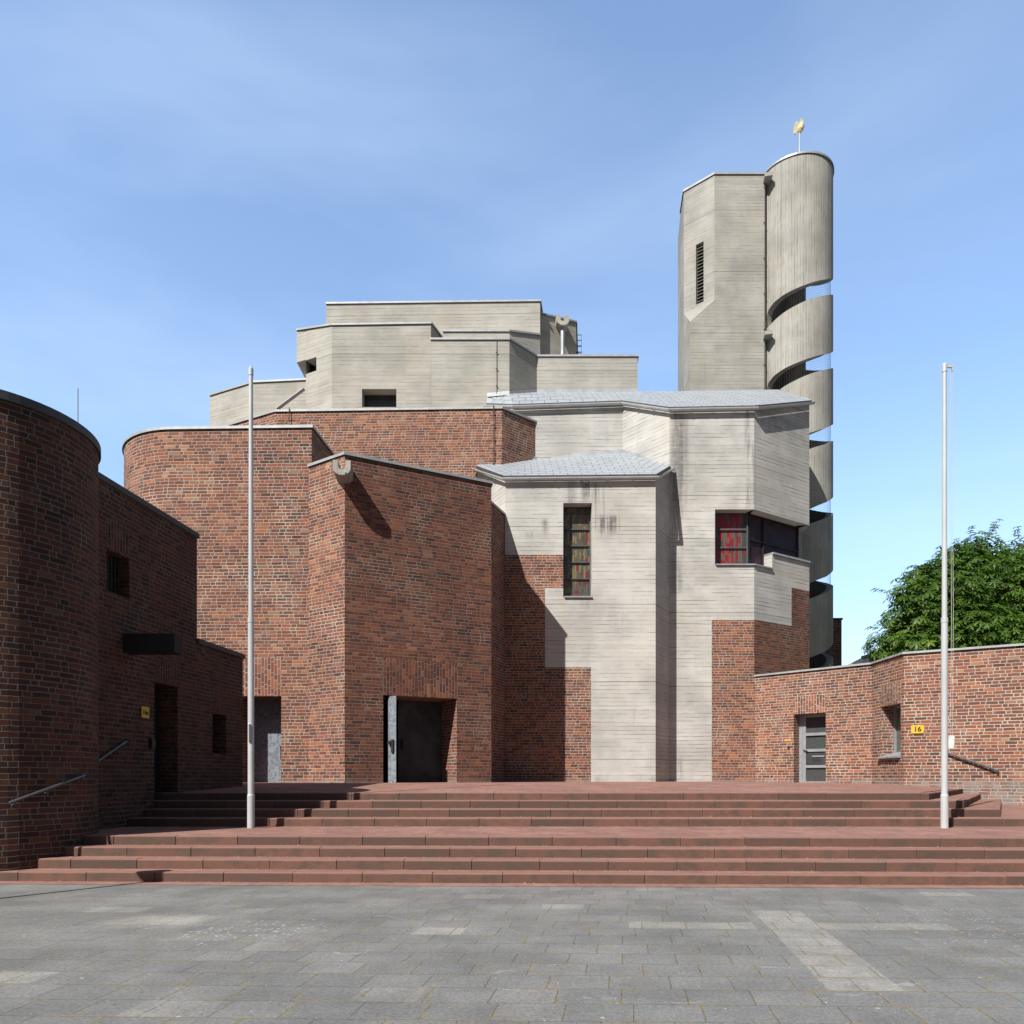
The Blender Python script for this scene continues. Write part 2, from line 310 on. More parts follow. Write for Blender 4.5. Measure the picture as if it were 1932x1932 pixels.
def gpt(xd, yd):
    Y = FPX*EYE/(yd-HY); return xx(xd, Y), Y
SHX, SHY = .15, .03
def plaza_mat():
    m = MT('grey_concrete_slabs'); p = m.pos(); x, y, _ = m.sep(p)
    px = m.m('SUBTRACT', x, m.m('MULTIPLY', y, SHX)); py = m.m('ADD', y, m.m('MULTIPLY', x, SHY))
    w1 = m.noise(p, 2.2, 3); w2 = m.noise(m.comb(y, x, 7.), 2.2, 3)
    px = m.m('ADD', px, m.m('MULTIPLY', m.m('SUBTRACT', w1, .5), .03)); py = m.m('ADD', py, m.m('MULTIPLY', m.m('SUBTRACT', w2, .5), .03))
    h, W = .36, .455
    rv = m.m('DIVIDE', py, h); row = m.m('FLOOR', rv); fv = m.m('FRACT', rv)
    uu = m.m('ADD', m.m('DIVIDE', px, W), m.white(m.comb(row, 2.2))); c = m.m('FLOOR', uu); f = m.m('FRACT', uu)
    du = m.m('MULTIPLY', m.m('MINIMUM', f, m.m('SUBTRACT', 1., f)), W); dv = m.m('MULTIPLY', m.m('MINIMUM', fv, m.m('SUBTRACT', 1., fv)), h)
    d = m.m('MINIMUM', du, dv)
    fine = m.noise(p, 90, 3, .7)
    dj = m.m('ADD', d, m.m('MULTIPLY', m.m('SUBTRACT', m.noise(p, 24, 4, .75), .5), .032))
    r = m.white(m.comb(c, row, 4.))
    base = m.mix(r, (.148, .149, .148), (.170, .170, .167))
    base = m.mix(m.m('MULTIPLY', m.m('GREATER_THAN', r, .95), .5), base, (.185, .182, .175))
    # the pale relaid slabs: a cross of them on the right, single ones elsewhere
    mask = None
    def box(x0, x1, y0, y1, k=1.):
        nonlocal mask
        a = m.m('SUBTRACT', m.m('ABSOLUTE', m.m('SUBTRACT', px, (x0+x1)/2)), (x1-x0)/2)
        b = m.m('SUBTRACT', m.m('ABSOLUTE', m.m('SUBTRACT', py, (y0+y1)/2)), (y1-y0)/2)
        v = m.m('MULTIPLY', m.m('SUBTRACT', 1., m.ss(m.m('MAXIMUM', a, b), -.008, .008)), k)
        mask = v if mask is None else m.m('MAXIMUM', mask, v)
    def slab(xd0, xd1, yd, rows=1, k=1.):
        X0, Y = gpt(xd0, yd); X1, _ = gpt(xd1, yd); Xc = (X0+X1)/2
        q0 = math.floor((Y+SHY*Xc)/h)*h
        box(X0-SHX*Y, X1-SHX*Y, q0, q0+h*rows, k)
    slab(1186, 1420, 1742); slab(1510, 1785, 1742, 1, .8)
    X, Y = gpt(1470, 1727); Xb, Yb = gpt(1625, 1855)
    xm = ((X-SHX*Y)+(Xb-SHX*Yb))/2; box(xm-.27, xm+.27, math.floor((Yb+SHY*Xb)/h)*h, math.floor((Y+SHY*X)/h+1)*h, 1.)
    for a in ((173, 277, 1716, 1, .8), (790, 880, 1752, 1, .9), (876, 952, 1687, 1, .8), (1022, 1101, 1711, 1, .8), (0, 112, 1835, 1, .9),
              (1200, 1275, 1678, 1, .7), (1746, 1840, 1690, 1, .8), (484, 580, 1781, 1, .45), (215, 370, 1918, 1, .6), (683, 805, 1868, 1, .45), (330, 400, 1864, 1, .25)):
        slab(*a)
    base = m.mix(m.m('MULTIPLY', mask, m.ss(m.noise(p, 5, 4), .25, .6, .35, .95)), base, (.235, .228, .213))
    # scuffed pale bloom on the left
    def blob(xd, yd, rx, ry):
        X, Y = gpt(xd, yd)
        return m.m('SQRT', m.m('ADD', m.m('POWER', m.m('DIVIDE', m.m('SUBTRACT', x, X), rx), 2.), m.m('POWER', m.m('DIVIDE', m.m('SUBTRACT', y, Y), ry), 2.)))
    bl = m.m('MULTIPLY', m.m('SUBTRACT', 1., m.ss(m.m('ADD', blob(300, 1738, .75, .42), m.m('MULTIPLY', m.m('SUBTRACT', w1, .5), 1.2)), .2, 1.1)), .85)
    base = m.mix(bl, base, (.27, .26, .24))
    dirt = m.ss(m.noise(p, .9, 6, .7), .3, .72, .76, 1.15)
    k = m.m('MULTIPLY', dirt, m.m('MULTIPLY', m.ss(fine, .25, .75, .78, 1.26), m.ss(m.noise(p, 34, 3, .75), .28, .72, .78, 1.25)))
    base = m.mix(1., base, m.comb(k, k, k), 'MULTIPLY')
    scuff = m.m('MULTIPLY', m.ss(m.noise(m.comb(m.m('MULTIPLY', x, 1.), m.m('MULTIPLY', y, 6.), 3.), 3., 6, .75), .60, .78), .40)
    base = m.mix(scuff, base, (.25, .247, .238))
    # dropped gum and lime spots, thick in one patch
    def spots(sc, lim, dens, seed):
        vv = m.vor(m.comb(x, y, seed), sc); rc = m.n('TexVoronoi'); m.put(rc.inputs['Vector'], m.comb(x, y, seed)); rc.inputs['Scale'].default_value = sc
        cr_ = m.sep(rc.outputs[1])[0]
        return m.m('MULTIPLY', m.m('LESS_THAN', m.m('ADD', vv, m.m('MULTIPLY', m.noise(p, 40, 2), .12)), lim), m.m('LESS_THAN', cr_, dens))
    cl = m.m('SUBTRACT', 1., m.ss(m.m('ADD', blob(478, 1757, .75, .55), m.m('MULTIPLY', m.m('SUBTRACT', w2, .5), 1.4)), .3, 1.2))
    cl2 = m.m('SUBTRACT', 1., m.ss(blob(1870, 1750, 1.1, 1.6), .3, 1.1))
    sp = m.m('MAXIMUM', m.m('MAXIMUM', spots(16, .34, m.m('MULTIPLY', cl, .75), 2.), spots(18, .30, m.m('MULTIPLY', cl2, .30), 5.)), spots(7, .17, .06, 8.))
    base = m.mix(m.m('MULTIPLY', sp, .8), base, (.36, .355, .34))
    chalk = None
    for (xd, yd, rx, ry) in ((62, 1716, .62, .22), (40, 1722, .40, .15), (238, 1752, .22, .13), (252, 1757, .30, .10), (700, 1757, .30, .9), (1300, 1850, 1.6, .5)):
        r_ = m.m('ABSOLUTE', m.m('SUBTRACT', m.m('ADD', blob(xd, yd, rx, ry), m.m('MULTIPLY', m.m('SUBTRACT', w2, .5), .7)), 1.))
        c_ = m.m('SUBTRACT', 1., m.ss(r_, .012, .045)); chalk = c_ if chalk is None else m.m('MAXIMUM', chalk, c_)
    base = m.mix(m.m('MULTIPLY', chalk, m.ss(m.noise(p, 3.5, 4, .7), .47, .62, 0., .32)), base, (.40, .40, .39))
    gap = m.m('SUBTRACT', 1., m.ss(dj, .002, .008))
    base = m.mix(m.m('MULTIPLY', gap, .28), base, (.075, .073, .068))
    mo = m.m('MULTIPLY', m.m('SUBTRACT', 1., m.ss(dj, .003, .021)), m.ss(m.noise(p, 2.6, 5, .75), .47, .55))
    mo = m.m('MULTIPLY', mo, m.ss(m.noise(p, 30, 3, .7), .38, .55))
    moss = m.mix(m.noise(p, 4, 2), (.17, .15, .055), (.30, .21, .085))
    base = m.mix(m.m('MULTIPLY', mo, .85), base, moss)
    m.bump(m.m('ADD', m.m('ADD', m.m('MULTIPLY', m.m('MULTIPLY', gap, -1.), 1.), m.m('MULTIPLY', fine, .7)), m.m('MULTIPLY', r, .5)), .006, .9)
    return m.out(base, .88)
PLAZA = plaza_mat()

def leaf_mat():
    m = MT('chestnut_leaf'); r = m.attr('rnd')
    c = m.ramp(r, [(0, (.036, .080, .010)), (.45, (.066, .132, .015)), (.8, (.100, .178, .022)), (1, (.16, .23, .04))])
    m.out(c, .5, 0, .4)
    tr = m.n('BsdfTranslucent'); m.put(tr.inputs[0], m.mix(1., c, (1.5, 1.7, .6), 'MULTIPLY'))
    ms = m.n('MixShader'); ms.inputs[0].default_value = .28
    m.L.new(m.bsdf.outputs[0], ms.inputs[1]); m.L.new(tr.outputs[0], ms.inputs[2]); m.L.new(ms.outputs[0], m.N['Material Output'].inputs[0])
    return m.mat
LEAF = leaf_mat()

# ------------------------------------------------------------------ mesh helpers
class MB:
    def __init__(s): s.v, s.f, s.uv, s.mi, s.r = [], [], [], [], []
    def face(s, pts, uvs=None, mi=0, r=0.):
        i = len(s.v); s.v += [tuple(p) for p in pts]; s.f.append(tuple(range(i, i+len(pts))))
        if uvs is None: uvs = [(p[0], p[1]) for p in pts]
        s.uv.append(uvs); s.mi.append(mi); s.r.append(r)
    def build(s, name, mats, parent=None, smooth=False, loc=None, weld=False):
        me = bpy.data.meshes.new(name); me.from_pydata(s.v, [], s.f)
        l = me.uv_layers.new(name='UVMap')
        l.data.foreach_set('uv', [c for f in s.uv for q in f for c in q])
        me.polygons.foreach_set('material_index', s.mi)
        a = me.attributes.new('rnd', 'FLOAT', 'FACE'); a.data.foreach_set('value', s.r)
        for q in (mats if isinstance(mats, (list, tuple)) else [mats]): me.materials.append(q)
        if weld:
            import bmesh
            bm = bmesh.new(); bm.from_mesh(me); bmesh.ops.remove_doubles(bm, verts=bm.verts, dist=.0006); bm.to_mesh(me); bm.free()
        if smooth: me.polygons.foreach_set('use_smooth', [True]*len(me.polygons)); me.set_sharp_from_angle(angle=rad(38))
        o = bpy.data.objects.new(name, me); COL.objects.link(o)
        if parent is not None:
            o.parent = parent; o.matrix_parent_inverse = world_of(parent).inverted()
        return o
    def box(s, c, ax, ay, hz, mi=0, r=0.):
        """centre, two horizontal half-axis vectors (2D), half height"""
        P8 = [(c[0]+i*ax[0]+j*ay[0], c[1]+i*ax[1]+j*ay[1], c[2]+k*hz) for k in (-1, 1) for i, j in ((-1, -1), (1, -1), (1, 1), (-1, 1))]
        for q in ((3, 2, 1, 0), (4, 5, 6, 7), (0, 1, 5, 4), (1, 2, 6, 5), (2, 3, 7, 6), (3, 0, 4, 7)):
            pp = [P8[i] for i in q]
            L1 = (Vector(pp[1])-Vector(pp[0])).length; L2 = (Vector(pp[2])-Vector(pp[1])).length
            s.face(pp, [(0, 0), (L1, 0), (L1, L2), (0, L2)], mi, r)
    def aabox(s, x0, x1, y0, y1, z0, z1, mi=0, r=0.):
        s.box(((x0+x1)/2, (y0+y1)/2, (z0+z1)/2), ((x1-x0)/2, 0), (0, (y1-y0)/2), (z1-z0)/2, mi, r)
    def tube(s, pts, rads, n=12, mi=0, cap=True, half=False):
        pts = [Vector(p) for p in pts]
        if not isinstance(rads, (list, tuple)): rads = [rads]*len(pts)
        rings = []
        for i, p in enumerate(pts):
            d = (pts[min(i+1, len(pts)-1)]-pts[max(i-1, 0)]).normalized()
            up = Vector((0, 0, 1)) if abs(d.z) < .95 else Vector((1, 0, 0))
            a = d.cross(up).normalized(); b = a.cross(d).normalized()
            rings.append([p+rads[i]*(math.cos(2*math.pi*k/n)*a+math.sin(2*math.pi*k/n)*b) for k in range(n)])
        for i in range(len(rings)-1):
            for k in range(n):
                q = (k+1) % n
                s.face([rings[i][k], rings[i][q], rings[i+1][q], rings[i+1][k]], [(k/n, i), ((k+1)/n, i), ((k+1)/n, i+1), (k/n, i+1)], mi)
        if cap: s.face(rings[0][::-1], None, mi); s.face(rings[-1], None, mi)
    def wall(s, a, b, zb, za, zt, regions=(), mi=0, u0=0., wob=None):
        """upright wall from a to b (seen from outside: left to right); regions = (u0,u1,z0,z1,kind)
        kind = material slot, or ('hole', depth, jamb slot, skip) with skip naming jambs left out"""
        dx, dy = b[0]-a[0], b[1]-a[1]; L = math.hypot(dx, dy); dx /= L; dy /= L; nx, ny = dy, -dx
        def pt(u, z, dep=0.): return (a[0]+dx*u-nx*dep, a[1]+dy*u-ny*dep, z)
        cl = lambda u: min(max(u, 0.), L)
        regions = [(cl(r[0]), cl(r[1]), max(r[2], zb), r[3], r[4]) for r in regions]
        us = sorted({0., L, *[round(r[0], 5) for r in regions], *[round(r[1], 5) for r in regions]})
        zs = sorted({zb, *[r[2] for r in regions], *[r[3] for r in regions]})
        top = lambda u: za+(zt-za)*u/L
        for i in range(len(us)-1):
            if us[i+1]-us[i] < 1e-4: continue
            for j in range(len(zs)):
                ua, ub = us[i], us[i+1]; z0 = zs[j]
                z1a, z1b = (zs[j+1], zs[j+1]) if j+1 < len(zs) else (top(ua), top(ub))
                if min(z1a, z1b)-z0 < 1e-4: continue
                um, zm = (ua+ub)/2, (z0+z1a)/2; k = mi
                for r in regions:
                    if r[0]-1e-4 <= um <= r[1]+1e-4 and r[2] <= zm <= r[3]: k = r[4]
                if isinstance(k, tuple): continue
                s.face([pt(ua, z0), pt(ub, z0), pt(ub, z1b), pt(ua, z1a)], [(ua+u0, z0), (ub+u0, z0), (ub+u0, z1b), (ua+u0, z1a)], k)
        for r in regions:
            if isinstance(r[4], tuple):
                _, dep, jm, skip = r[4]; ua, ub, z0, z1 = r[:4]
                if 'l' not in skip: s.face([pt(ua, z0), pt(ua, z0, dep), pt(ua, z1, dep), pt(ua, z1)][::-1], [(u0+dep*0, z0), (u0+dep, z0), (u0+dep, z1), (u0, z1)][::-1], jm)
                if 'r' not in skip: s.face([pt(ub, z0), pt(ub, z0, dep), pt(ub, z1, dep), pt(ub, z1)], [(u0, z0), (u0+dep, z0), (u0+dep, z1), (u0, z1)], jm)
                if 't' not in skip: s.face([pt(ua, z1), pt(ub, z1), pt(ub, z1, dep), pt(ua, z1, dep)], [(ua, 0), (ub, 0), (ub, dep), (ua, dep)], jm)
                if 'b' not in skip: s.face([pt(ua, z0), pt(ub, z0), pt(ub, z0, dep), pt(ua, z0, dep)][::-1], [(ua, 0), (ub, 0), (ub, dep), (ua, dep)][::-1], jm)
    def mass(s, pts, zb, regs=None, mi=0, cap=True, sides=None, capmi=None):
        """closed prism: pts = (x,y,ztop) counter-clockwise from above; regs[i] = regions on the wall i -> i+1"""
        regs = regs or {}; u = 0.; n = len(pts)
        for i in range(n):
            p, q = pts[i], pts[(i+1) % n]
            if sides is None or i in sides: s.wall(p, q, zb, p[2], q[2], regs.get(i, ()), mi, u)
            u += math.hypot(q[0]-p[0], q[1]-p[1])
        if cap: s.face([(p[0], p[1], p[2]) for p in pts], None, mi if capmi is None else capmi)
    def coping(s, pts, out=.045, inn=.30, up=.022, down=.05, closed=False, mi=0, mj=1):
        """metal coping along wall tops, mitred; mj = the dark drip edge under it"""
        n = len(pts); L, R = [], []
        for i, p in enumerate(pts):
            def nd(a, b):
                dx, dy = b[0]-a[0], b[1]-a[1]; l = math.hypot(dx, dy) or 1; return (dy/l, -dx/l)
            if closed: n1, n2 = nd(pts[i-1], p), nd(p, pts[(i+1) % n])
            elif i == 0: n1 = n2 = nd(p, pts[1])
            elif i == n-1: n1 = n2 = nd(pts[i-1], p)
            else: n1, n2 = nd(pts[i-1], p), nd(p, pts[i+1])
            k = 1+n1[0]*n2[0]+n1[1]*n2[1]; k = max(k, .5)
            mx_, my_ = (n1[0]+n2[0])/k, (n1[1]+n2[1])/k
            L.append((p[0]+mx_*out, p[1]+my_*out, p[2])); R.append((p[0]-mx_*inn, p[1]-my_*inn, p[2]))
        rng = range(n if closed else n-1)
        for i in rng:
            j = (i+1) % n
            a, b, c, d = L[i], L[j], R[j], R[i]
            ad = lambda p, h: (p[0], p[1], p[2]+h)
            l = math.hypot(b[0]-a[0], b[1]-a[1])
            s.face([ad(a, -down), ad(b, -down), ad(b, up), ad(a, up)], [(0, 0), (l, 0), (l, .1), (0, .1)], mi)
            s.face([ad(a, up), ad(b, up), ad(c, up), ad(d, up)], None, mi)
            s.face([ad(d, -down), ad(c, -down), ad(b, -down), ad(a, -down)], None, mj)
            s.face([ad(c, -down), ad(d, -down), ad(d, up), ad(c, up)], None, mi)
        if not closed:
            for q, (a, d) in enumerate(((L[0], R[0]), (L[-1], R[-1]))):
                f = [(d[0], d[1], d[2]-down), (a[0], a[1], a[2]-down), (a[0], a[1], a[2]+up), (d[0], d[1], d[2]+up)]
                s.face(f if q == 0 else f[::-1], None, mi)

from mathutils import Matrix
def world_of(o):
    m = Matrix.LocRotScale(o.location, o.rotation_euler, o.scale)
    return (world_of(o.parent) @ o.matrix_parent_inverse @ m) if o.parent else m
def thing(name, label, cat, loc, group=None):
    o = bpy.data.objects.new(name, None); COL.objects.link(o); o.location = loc; o.empty_display_size = .3
    o['label'] = label; o['category'] = cat
    if group: o['group'] = group
    return o
def tag(o, label, cat, group=None):
    o['label'] = label; o['category'] = cat
    if group: o['group'] = group
    return o
def struct(o, label=None):
    o['kind'] = 'structure'
    if label: o['label'] = label
    return o
def quadmesh(pts, uvs=None):
    b = MB(); b.face(pts, uvs); return b
def offs(a, b, d):
    dx, dy = b[0]-a[0], b[1]-a[1]; l = math.hypot(dx, dy); return (-dy/l*d, dx/l*d)      # inward shift

# ------------------------------------------------------------------ ground and stairs
g = MB(); g.face([(-150, -40, 0), (150, -40, 0), (150, 400, 0), (-150, 400, 0)])
struct(g.build('plaza', PLAZA), 'grey slab paving in front of the stairs')

LOWY, LOWZ, LS = [10.70, 11.10, 11.50, 11.90], [.145, .29, .435, .58], -.030
UPY, UPZ = [14.45, 14.95, 15.45, 15.95], [.735, .89, 1.045, 1.20]
g = MB(); g.face([(-7.9, 10.40+LS*-7.9, .004), (14, 10.40+LS*14, .004), (14, 11.2, .004), (-7.9, 11.2, .004)])
struct(g.build('paving_strip', PAVER), 'strip of red pavers along the foot of the stairs')

def block_run(mb, a, b, zt, h, start, ln=1.02, dep=.17, seed=0):
    """a course of rounded stone blocks whose faces run a -> b"""
    rnd = random.Random(seed)
    dx, dy = b[0]-a[0], b[1]-a[1]; L = math.hypot(dx, dy); dx /= L; dy /= L; ix, iy = -dy, dx
    r = .028
    prof = [(0, -h)] + [(r-r*math.cos(t), -r+r*math.sin(t)) for t in [math.pi/2*k/5 for k in range(6)]] + [(dep, 0), (dep, -h)]
    u = -start
    while u < L:
        u0, u1 = max(u+.003, 0), min(u+ln-.003, L)
        if u1-u0 > .04:
            rv = rnd.random(); jz = (rnd.random()-.5)*.006; jd = (rnd.random()-.5)*.010
            e = .005
            def pt(q, uu): return (a[0]+dx*uu+ix*(q[0]+jd), a[1]+dy*uu+iy*(q[0]+jd), zt+q[1]+jz)
            ins = [(min(max(q[0], e), dep-e), min(q[1], -e)) for q in prof]
            A = [pt(q, u0) for q in ins]; B = [pt(q, u0+e) for q in prof]; Cc = [pt(q, u1-e) for q in prof]; D = [pt(q, u1) for q in ins]
            for R1, R2 in ((A, B), (B, Cc), (Cc, D)):
                for k in range(len(prof)-1): mb.face([R1[k], R2[k], R2[k+1], R1[k+1]], None, 0, rv)
            mb.face(A[::-1], None, 0, rv); mb.face(D, None, 0, rv)
        u += ln
st = MB()
for k in range(4):
    ya, yb = LOWY[k]+LS*-9.0, LOWY[k]+LS*14
    block_run(st, (-9.0, ya), (14, yb), LOWZ[k], .20, (.31, .78, .12, .55)[k], seed=k)
CORN = {1: 9.85, 2: 9.41, 3: 8.97}
SIDE = {3: (13.67, 22.51), 2: (14.10, 22.32), 1: (14.60, 22.14)}
for k in range(4):
    xr = CORN.get(k, 18.)
    block_run(st, (-8.2, UPY[k]), (xr, UPY[k]), UPZ[k], .20, (.6, .2, .83, .35)[k], seed=10+k)
    if k in SIDE:
        sx, sy = SIDE[k]; l = math.hypot(sx-xr, sy-UPY[k])
        block_run(st, (xr, UPY[k]+.01), (sx+(sx-xr)/l*1., sy+(sy-UPY[k])/l*1.), UPZ[k]-.012, .20, .4, seed=20+k)
struct(st.build('stairs', BLOCK, smooth=True, weld=False), 'broad flight of brown-red stone steps')

pv = MB()
def sheet(pts): pv.face(pts)
D_ = .165
for k in range(3):
    f = lambda x: LOWY[k]+LS*x+D_
    sheet([(-9, f(-9), LOWZ[k]-.003), (14, f(14), LOWZ[k]-.003), (14, f(14)+.5, LOWZ[k]-.003), (-9, f(-9)+.5, LOWZ[k]-.003)])
f = lambda x: LOWY[3]+LS*x+D_
sheet([(-9, f(-9), .577), (18, f(18), .577), (18, 14.8, .572), (-9, 14.8, .572)])
sheet([(-9, UPY[0]+D_, .732), (20, UPY[0]+D_, .732), (20, 29, .68), (-9, 29, .68)])
for k in (1, 2):
    xr = CORN[k]; sx, sy = SIDE[k]; z = UPZ[k]-.003
    sheet([(-8.2, UPY[k]+D_, z), (xr-.05, UPY[k]+D_, z), (sx-.1, sy+.12, z-.012), (sx-.3, 24, z-.012), (-8.2, 24, z)])
ZL = 1.362
xr = CORN[3]; sx, sy = SIDE[3]
y0 = UPY[3]+D_
xm = xr+(sx-xr)*(20.8-UPY[3])/(sy-UPY[3])-.16
sheet([(-8.4, y0, 1.197), (xr-.12, y0, 1.197), (xm, 20.8, 1.20), (7., 20.8, ZL), (-8.4, 20.8, ZL)])
sheet([(-8.4, 20.8, ZL), (7., 20.8, ZL), (9.3, 30, ZL), (-8.4, 30, ZL)])
sheet([(7., 20.8, ZL), (xm, 20.8, 1.20), (13.7, 22.6, 1.17), (12.8, 26, 1.33), (9.3, 30, ZL)])
struct(pv.build('landing', PAVER), 'red paver landings of the stairs')

# ------------------------------------------------------------------ the church
church = thing('church', 'large angular church of red brick and board-marked concrete at the top of the steps', 'church', (0, 24, ZL))
BZ = 1.0
def part(mb, name, mats, parent=church, **k): return mb.build(name, mats, parent, **k)
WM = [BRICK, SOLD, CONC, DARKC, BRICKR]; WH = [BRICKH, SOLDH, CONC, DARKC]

# round-ended brick wall on the left
WLc, WLr, WLz = (-9.12, 22.41), 2.31, 10.99
arc = [(WLc[0]+WLr*math.cos(rad(t)), WLc[1]+WLr*math.sin(rad(t)), WLz) for t in range(170, 271, 5)]
end = (-5.40, 20.0, WLz)
pts = arc+[end, (-5.20, 22.2, WLz), (-5.2, 24.8, WLz), (-11.4, 24.8, WLz)]
i_front = len(arc)-1
a_, b_ = pts[i_front], end
uL, _ = on_wall(a_, b_, 446); uR, YR = on_wall(a_, b_, 530.6)
zd = zz(1313.3, 20.05)
mb = MB()
mb.mass(pts, BZ, {i_front: [(uL, uR, zd, zz(1240, 20.05), 1), (uL, uR, BZ, zd, ('hole', .82, 0, 'b'))]}, 0)
part(mb, 'brick_wall', WM)
mb = MB(); mb.coping(arc+[end, (-5.20, 22.2, WLz)]); part(mb, 'coping', [COPE, LEAD])
# its steel door
ix, iy = offs(a_, b_, .80)
def along(a, b, u, sh=(0, 0)):
    l = math.hypot(b[0]-a[0], b[1]-a[1]); return (a[0]+(b[0]-a[0])*u/l+sh[0], a[1]+(b[1]-a[1])*u/l+sh[1])
def panel(a, b, u0, u1, z0, z1, dep, th=.05):
    """upright slab set dep behind the wall a-b"""
    sh = offs(a, b, dep); p, q = along(a, b, u0, sh), along(a, b, u1, sh); t = offs(a, b, th/2)
    m_ = MB(); m_.box(((p[0]+q[0])/2+t[0], (p[1]+q[1])/2+t[1], (z0+z1)/2), ((q[0]-p[0])/2, (q[1]-p[1])/2), t, (z1-z0)/2)
    return m_
d1 = part(panel(a_, b_, uL-.02, uR+.02, BZ, zd+.02, .78), 'door', STEEL); d1['label'] = 'steel door half in shadow at the left'
h = MB(); p = along(a_, b_, uR-.22, offs(a_, b_, .74)); h.tube([(p[0], p[1]+.04, 2.36), (p[0], p[1]-.06, 2.36)], [.05, .05], 12); h.box((p[0]-.02, p[1]-.03, 2.18), (.02, 0), (0, .03), .16)
part(h, 'handle', DARK, d1)

# entrance block with the rain spout
EB = [(-5.46, 19.93, 9.90), (-4.32, 19.16, 9.90), (-.587, 21.06, 9.90), (-.97, 23.1, 9.90), (-.97, 24.7, 9.90), (-5.3, 24.7, 9.90)]
a_, b_ = EB[1], EB[2]
uL, YL = on_wall(a_, b_, 723); uR, YR = on_wall(a_, b_, 862)
zd = zz(1311, YL)
mb = MB()
u_f = math.hypot(EB[1][0]-EB[0][0], EB[1][1]-EB[0][1])
mb.wall(EB[0], EB[1], BZ, 9.9, 9.9, (), 0, 3.)
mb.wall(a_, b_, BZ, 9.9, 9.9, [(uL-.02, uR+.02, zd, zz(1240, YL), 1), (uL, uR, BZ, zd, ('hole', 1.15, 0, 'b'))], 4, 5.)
for i in (2, 3, 4, 5):
    p, q = EB[i], EB[(i+1) % 6]
    mb.wall(p, q, BZ, 9.9, 9.9, (), 0, 9.+i)
mb.face([(p[0], p[1], 9.9) for p in EB], None, 3)
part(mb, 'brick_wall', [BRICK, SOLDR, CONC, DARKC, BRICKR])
mb = MB(); mb.coping(EB[:4]); part(mb, 'coping', [COPE, LEAD])
um, _ = on_wall(a_, b_, 776)
dr = part(panel(a_, b_, um, uR+.05, BZ, zd+.03, 1.12), 'door', DSTEEL); dr['label'] = 'closed dark steel door leaf'
h = MB(); p = along(a_, b_, um+.12, offs(a_, b_, 1.06)); h.box((p[0], p[1], 2.45), (.02, .01), (-.02, .05), .14); part(h, 'handle', DARK, dr)
# the other leaf stands open on its pivot, its thick edge towards the square
pA = (xx(732.5, 19.74), 19.74); nrm = Vector((-.40, -.917)); tn = Vector((.917, -.40))
mb = MB()
wd = .245
bk = Vector((-.235, .972))
cx, cy = pA[0]+tn.x*wd/2+bk.x*.40, pA[1]+tn.y*wd/2+bk.y*.40
mb.box((cx, cy, (ZL+.02+zd-.02)/2), (tn.x*wd/2, tn.y*wd/2), (bk.x*.40, bk.y*.40), (zd-ZL-.04)/2)
do = part(mb, 'door', STEEL); do['label'] = 'pale door leaf standing open edge-on'
h = MB(); fx, fy = pA[0]+tn.x*.15+nrm.x*.025, pA[1]+tn.y*.15+nrm.y*.025
h.box((fx, fy, 2.36), (tn.x*.035, tn.y*.035), (nrm.x*.025, nrm.y*.025), .17); h.tube([(fx-tn.x*.08, fy-tn.y*.08, 2.45), (fx-tn.x*.08+nrm.x*.06, fy-tn.y*.08+nrm.y*.06, 2.45)], .05, 12)
part(h, 'handle', DARK, do)

def spout(front, back, wid, hgt, mat=CONCV, r0=.45):
    """concrete U-shaped rain spout from back to front"""
    f, b = Vector(front), Vector(back); d = (f-b); d.z = 0; d.normalize(); sd = Vector((d.y, -d.x, 0))
    w2, ri = wid/2, wid*.20
    n = 14
    o = [(-w2, hgt*.5), (-w2, -.02*hgt)]+[(-w2*math.cos(math.pi*k/n), -.02*hgt-(hgt*.5-.02*hgt)*math.sin(math.pi*k/n)) for k in range(1, n)]+[(w2, -.02*hgt), (w2, hgt*.5)]
    inn = [(ri, hgt*.5)]+[(ri*math.cos(math.pi*k/10), .12*hgt-ri*math.sin(math.pi*k/10)) for k in range(11)]+[(-ri, hgt*.5)]
    prof = o+inn; m_ = MB()
    F_ = [f+sd*(-q[0])*-1+Vector((0, 0, q[1])) for q in prof]; B_ = [b+sd*(q[0])+Vector((0, 0, q[1])) for q in prof]
    L_ = (f-b).length
    for i in range(len(prof)):
        j = (i+1) % len(prof); m_.face([F_[i], B_[i], B_[j], F_[j]], [(0, i*.05), (L_, i*.05), (L_, i*.05+.05), (0, i*.05+.05)])
    m_.face(F_, [(q[0], q[1]) for q in prof]); m_.face(B_[::-1], [(q[0], q[1]) for q in prof])
    return m_
fc = P(644.5, 882, 18.62)
sp = part(spout(fc, (fc[0]-.12, 19.8, fc[2]), .44, .37), 'rain_spout', CONCV)
for q in (-.085, .085):
    bo = MB(); bo.tube([(fc[0]+q, fc[1]+.02, fc[2]-.115), (fc[0]+q, fc[1]-.012, fc[2]-.115)], .022, 10); part(bo, 'bolt', ZINC, sp)

# low brick link between entrance block and the window bay
mb = MB(); LK = [(-.95, 22.2, 10.05), (-.23, 24.03, 10.05), (-.23, 24.8, 10.05), (-.95, 24.8, 10.05)]
mb.mass(LK, BZ, {}, 0); part(mb, 'brick_wall', WM)
mb = MB(); mb.coping([LK[0], LK[1]], .03, .2); part(mb, 'coping', [COPE, LEAD])

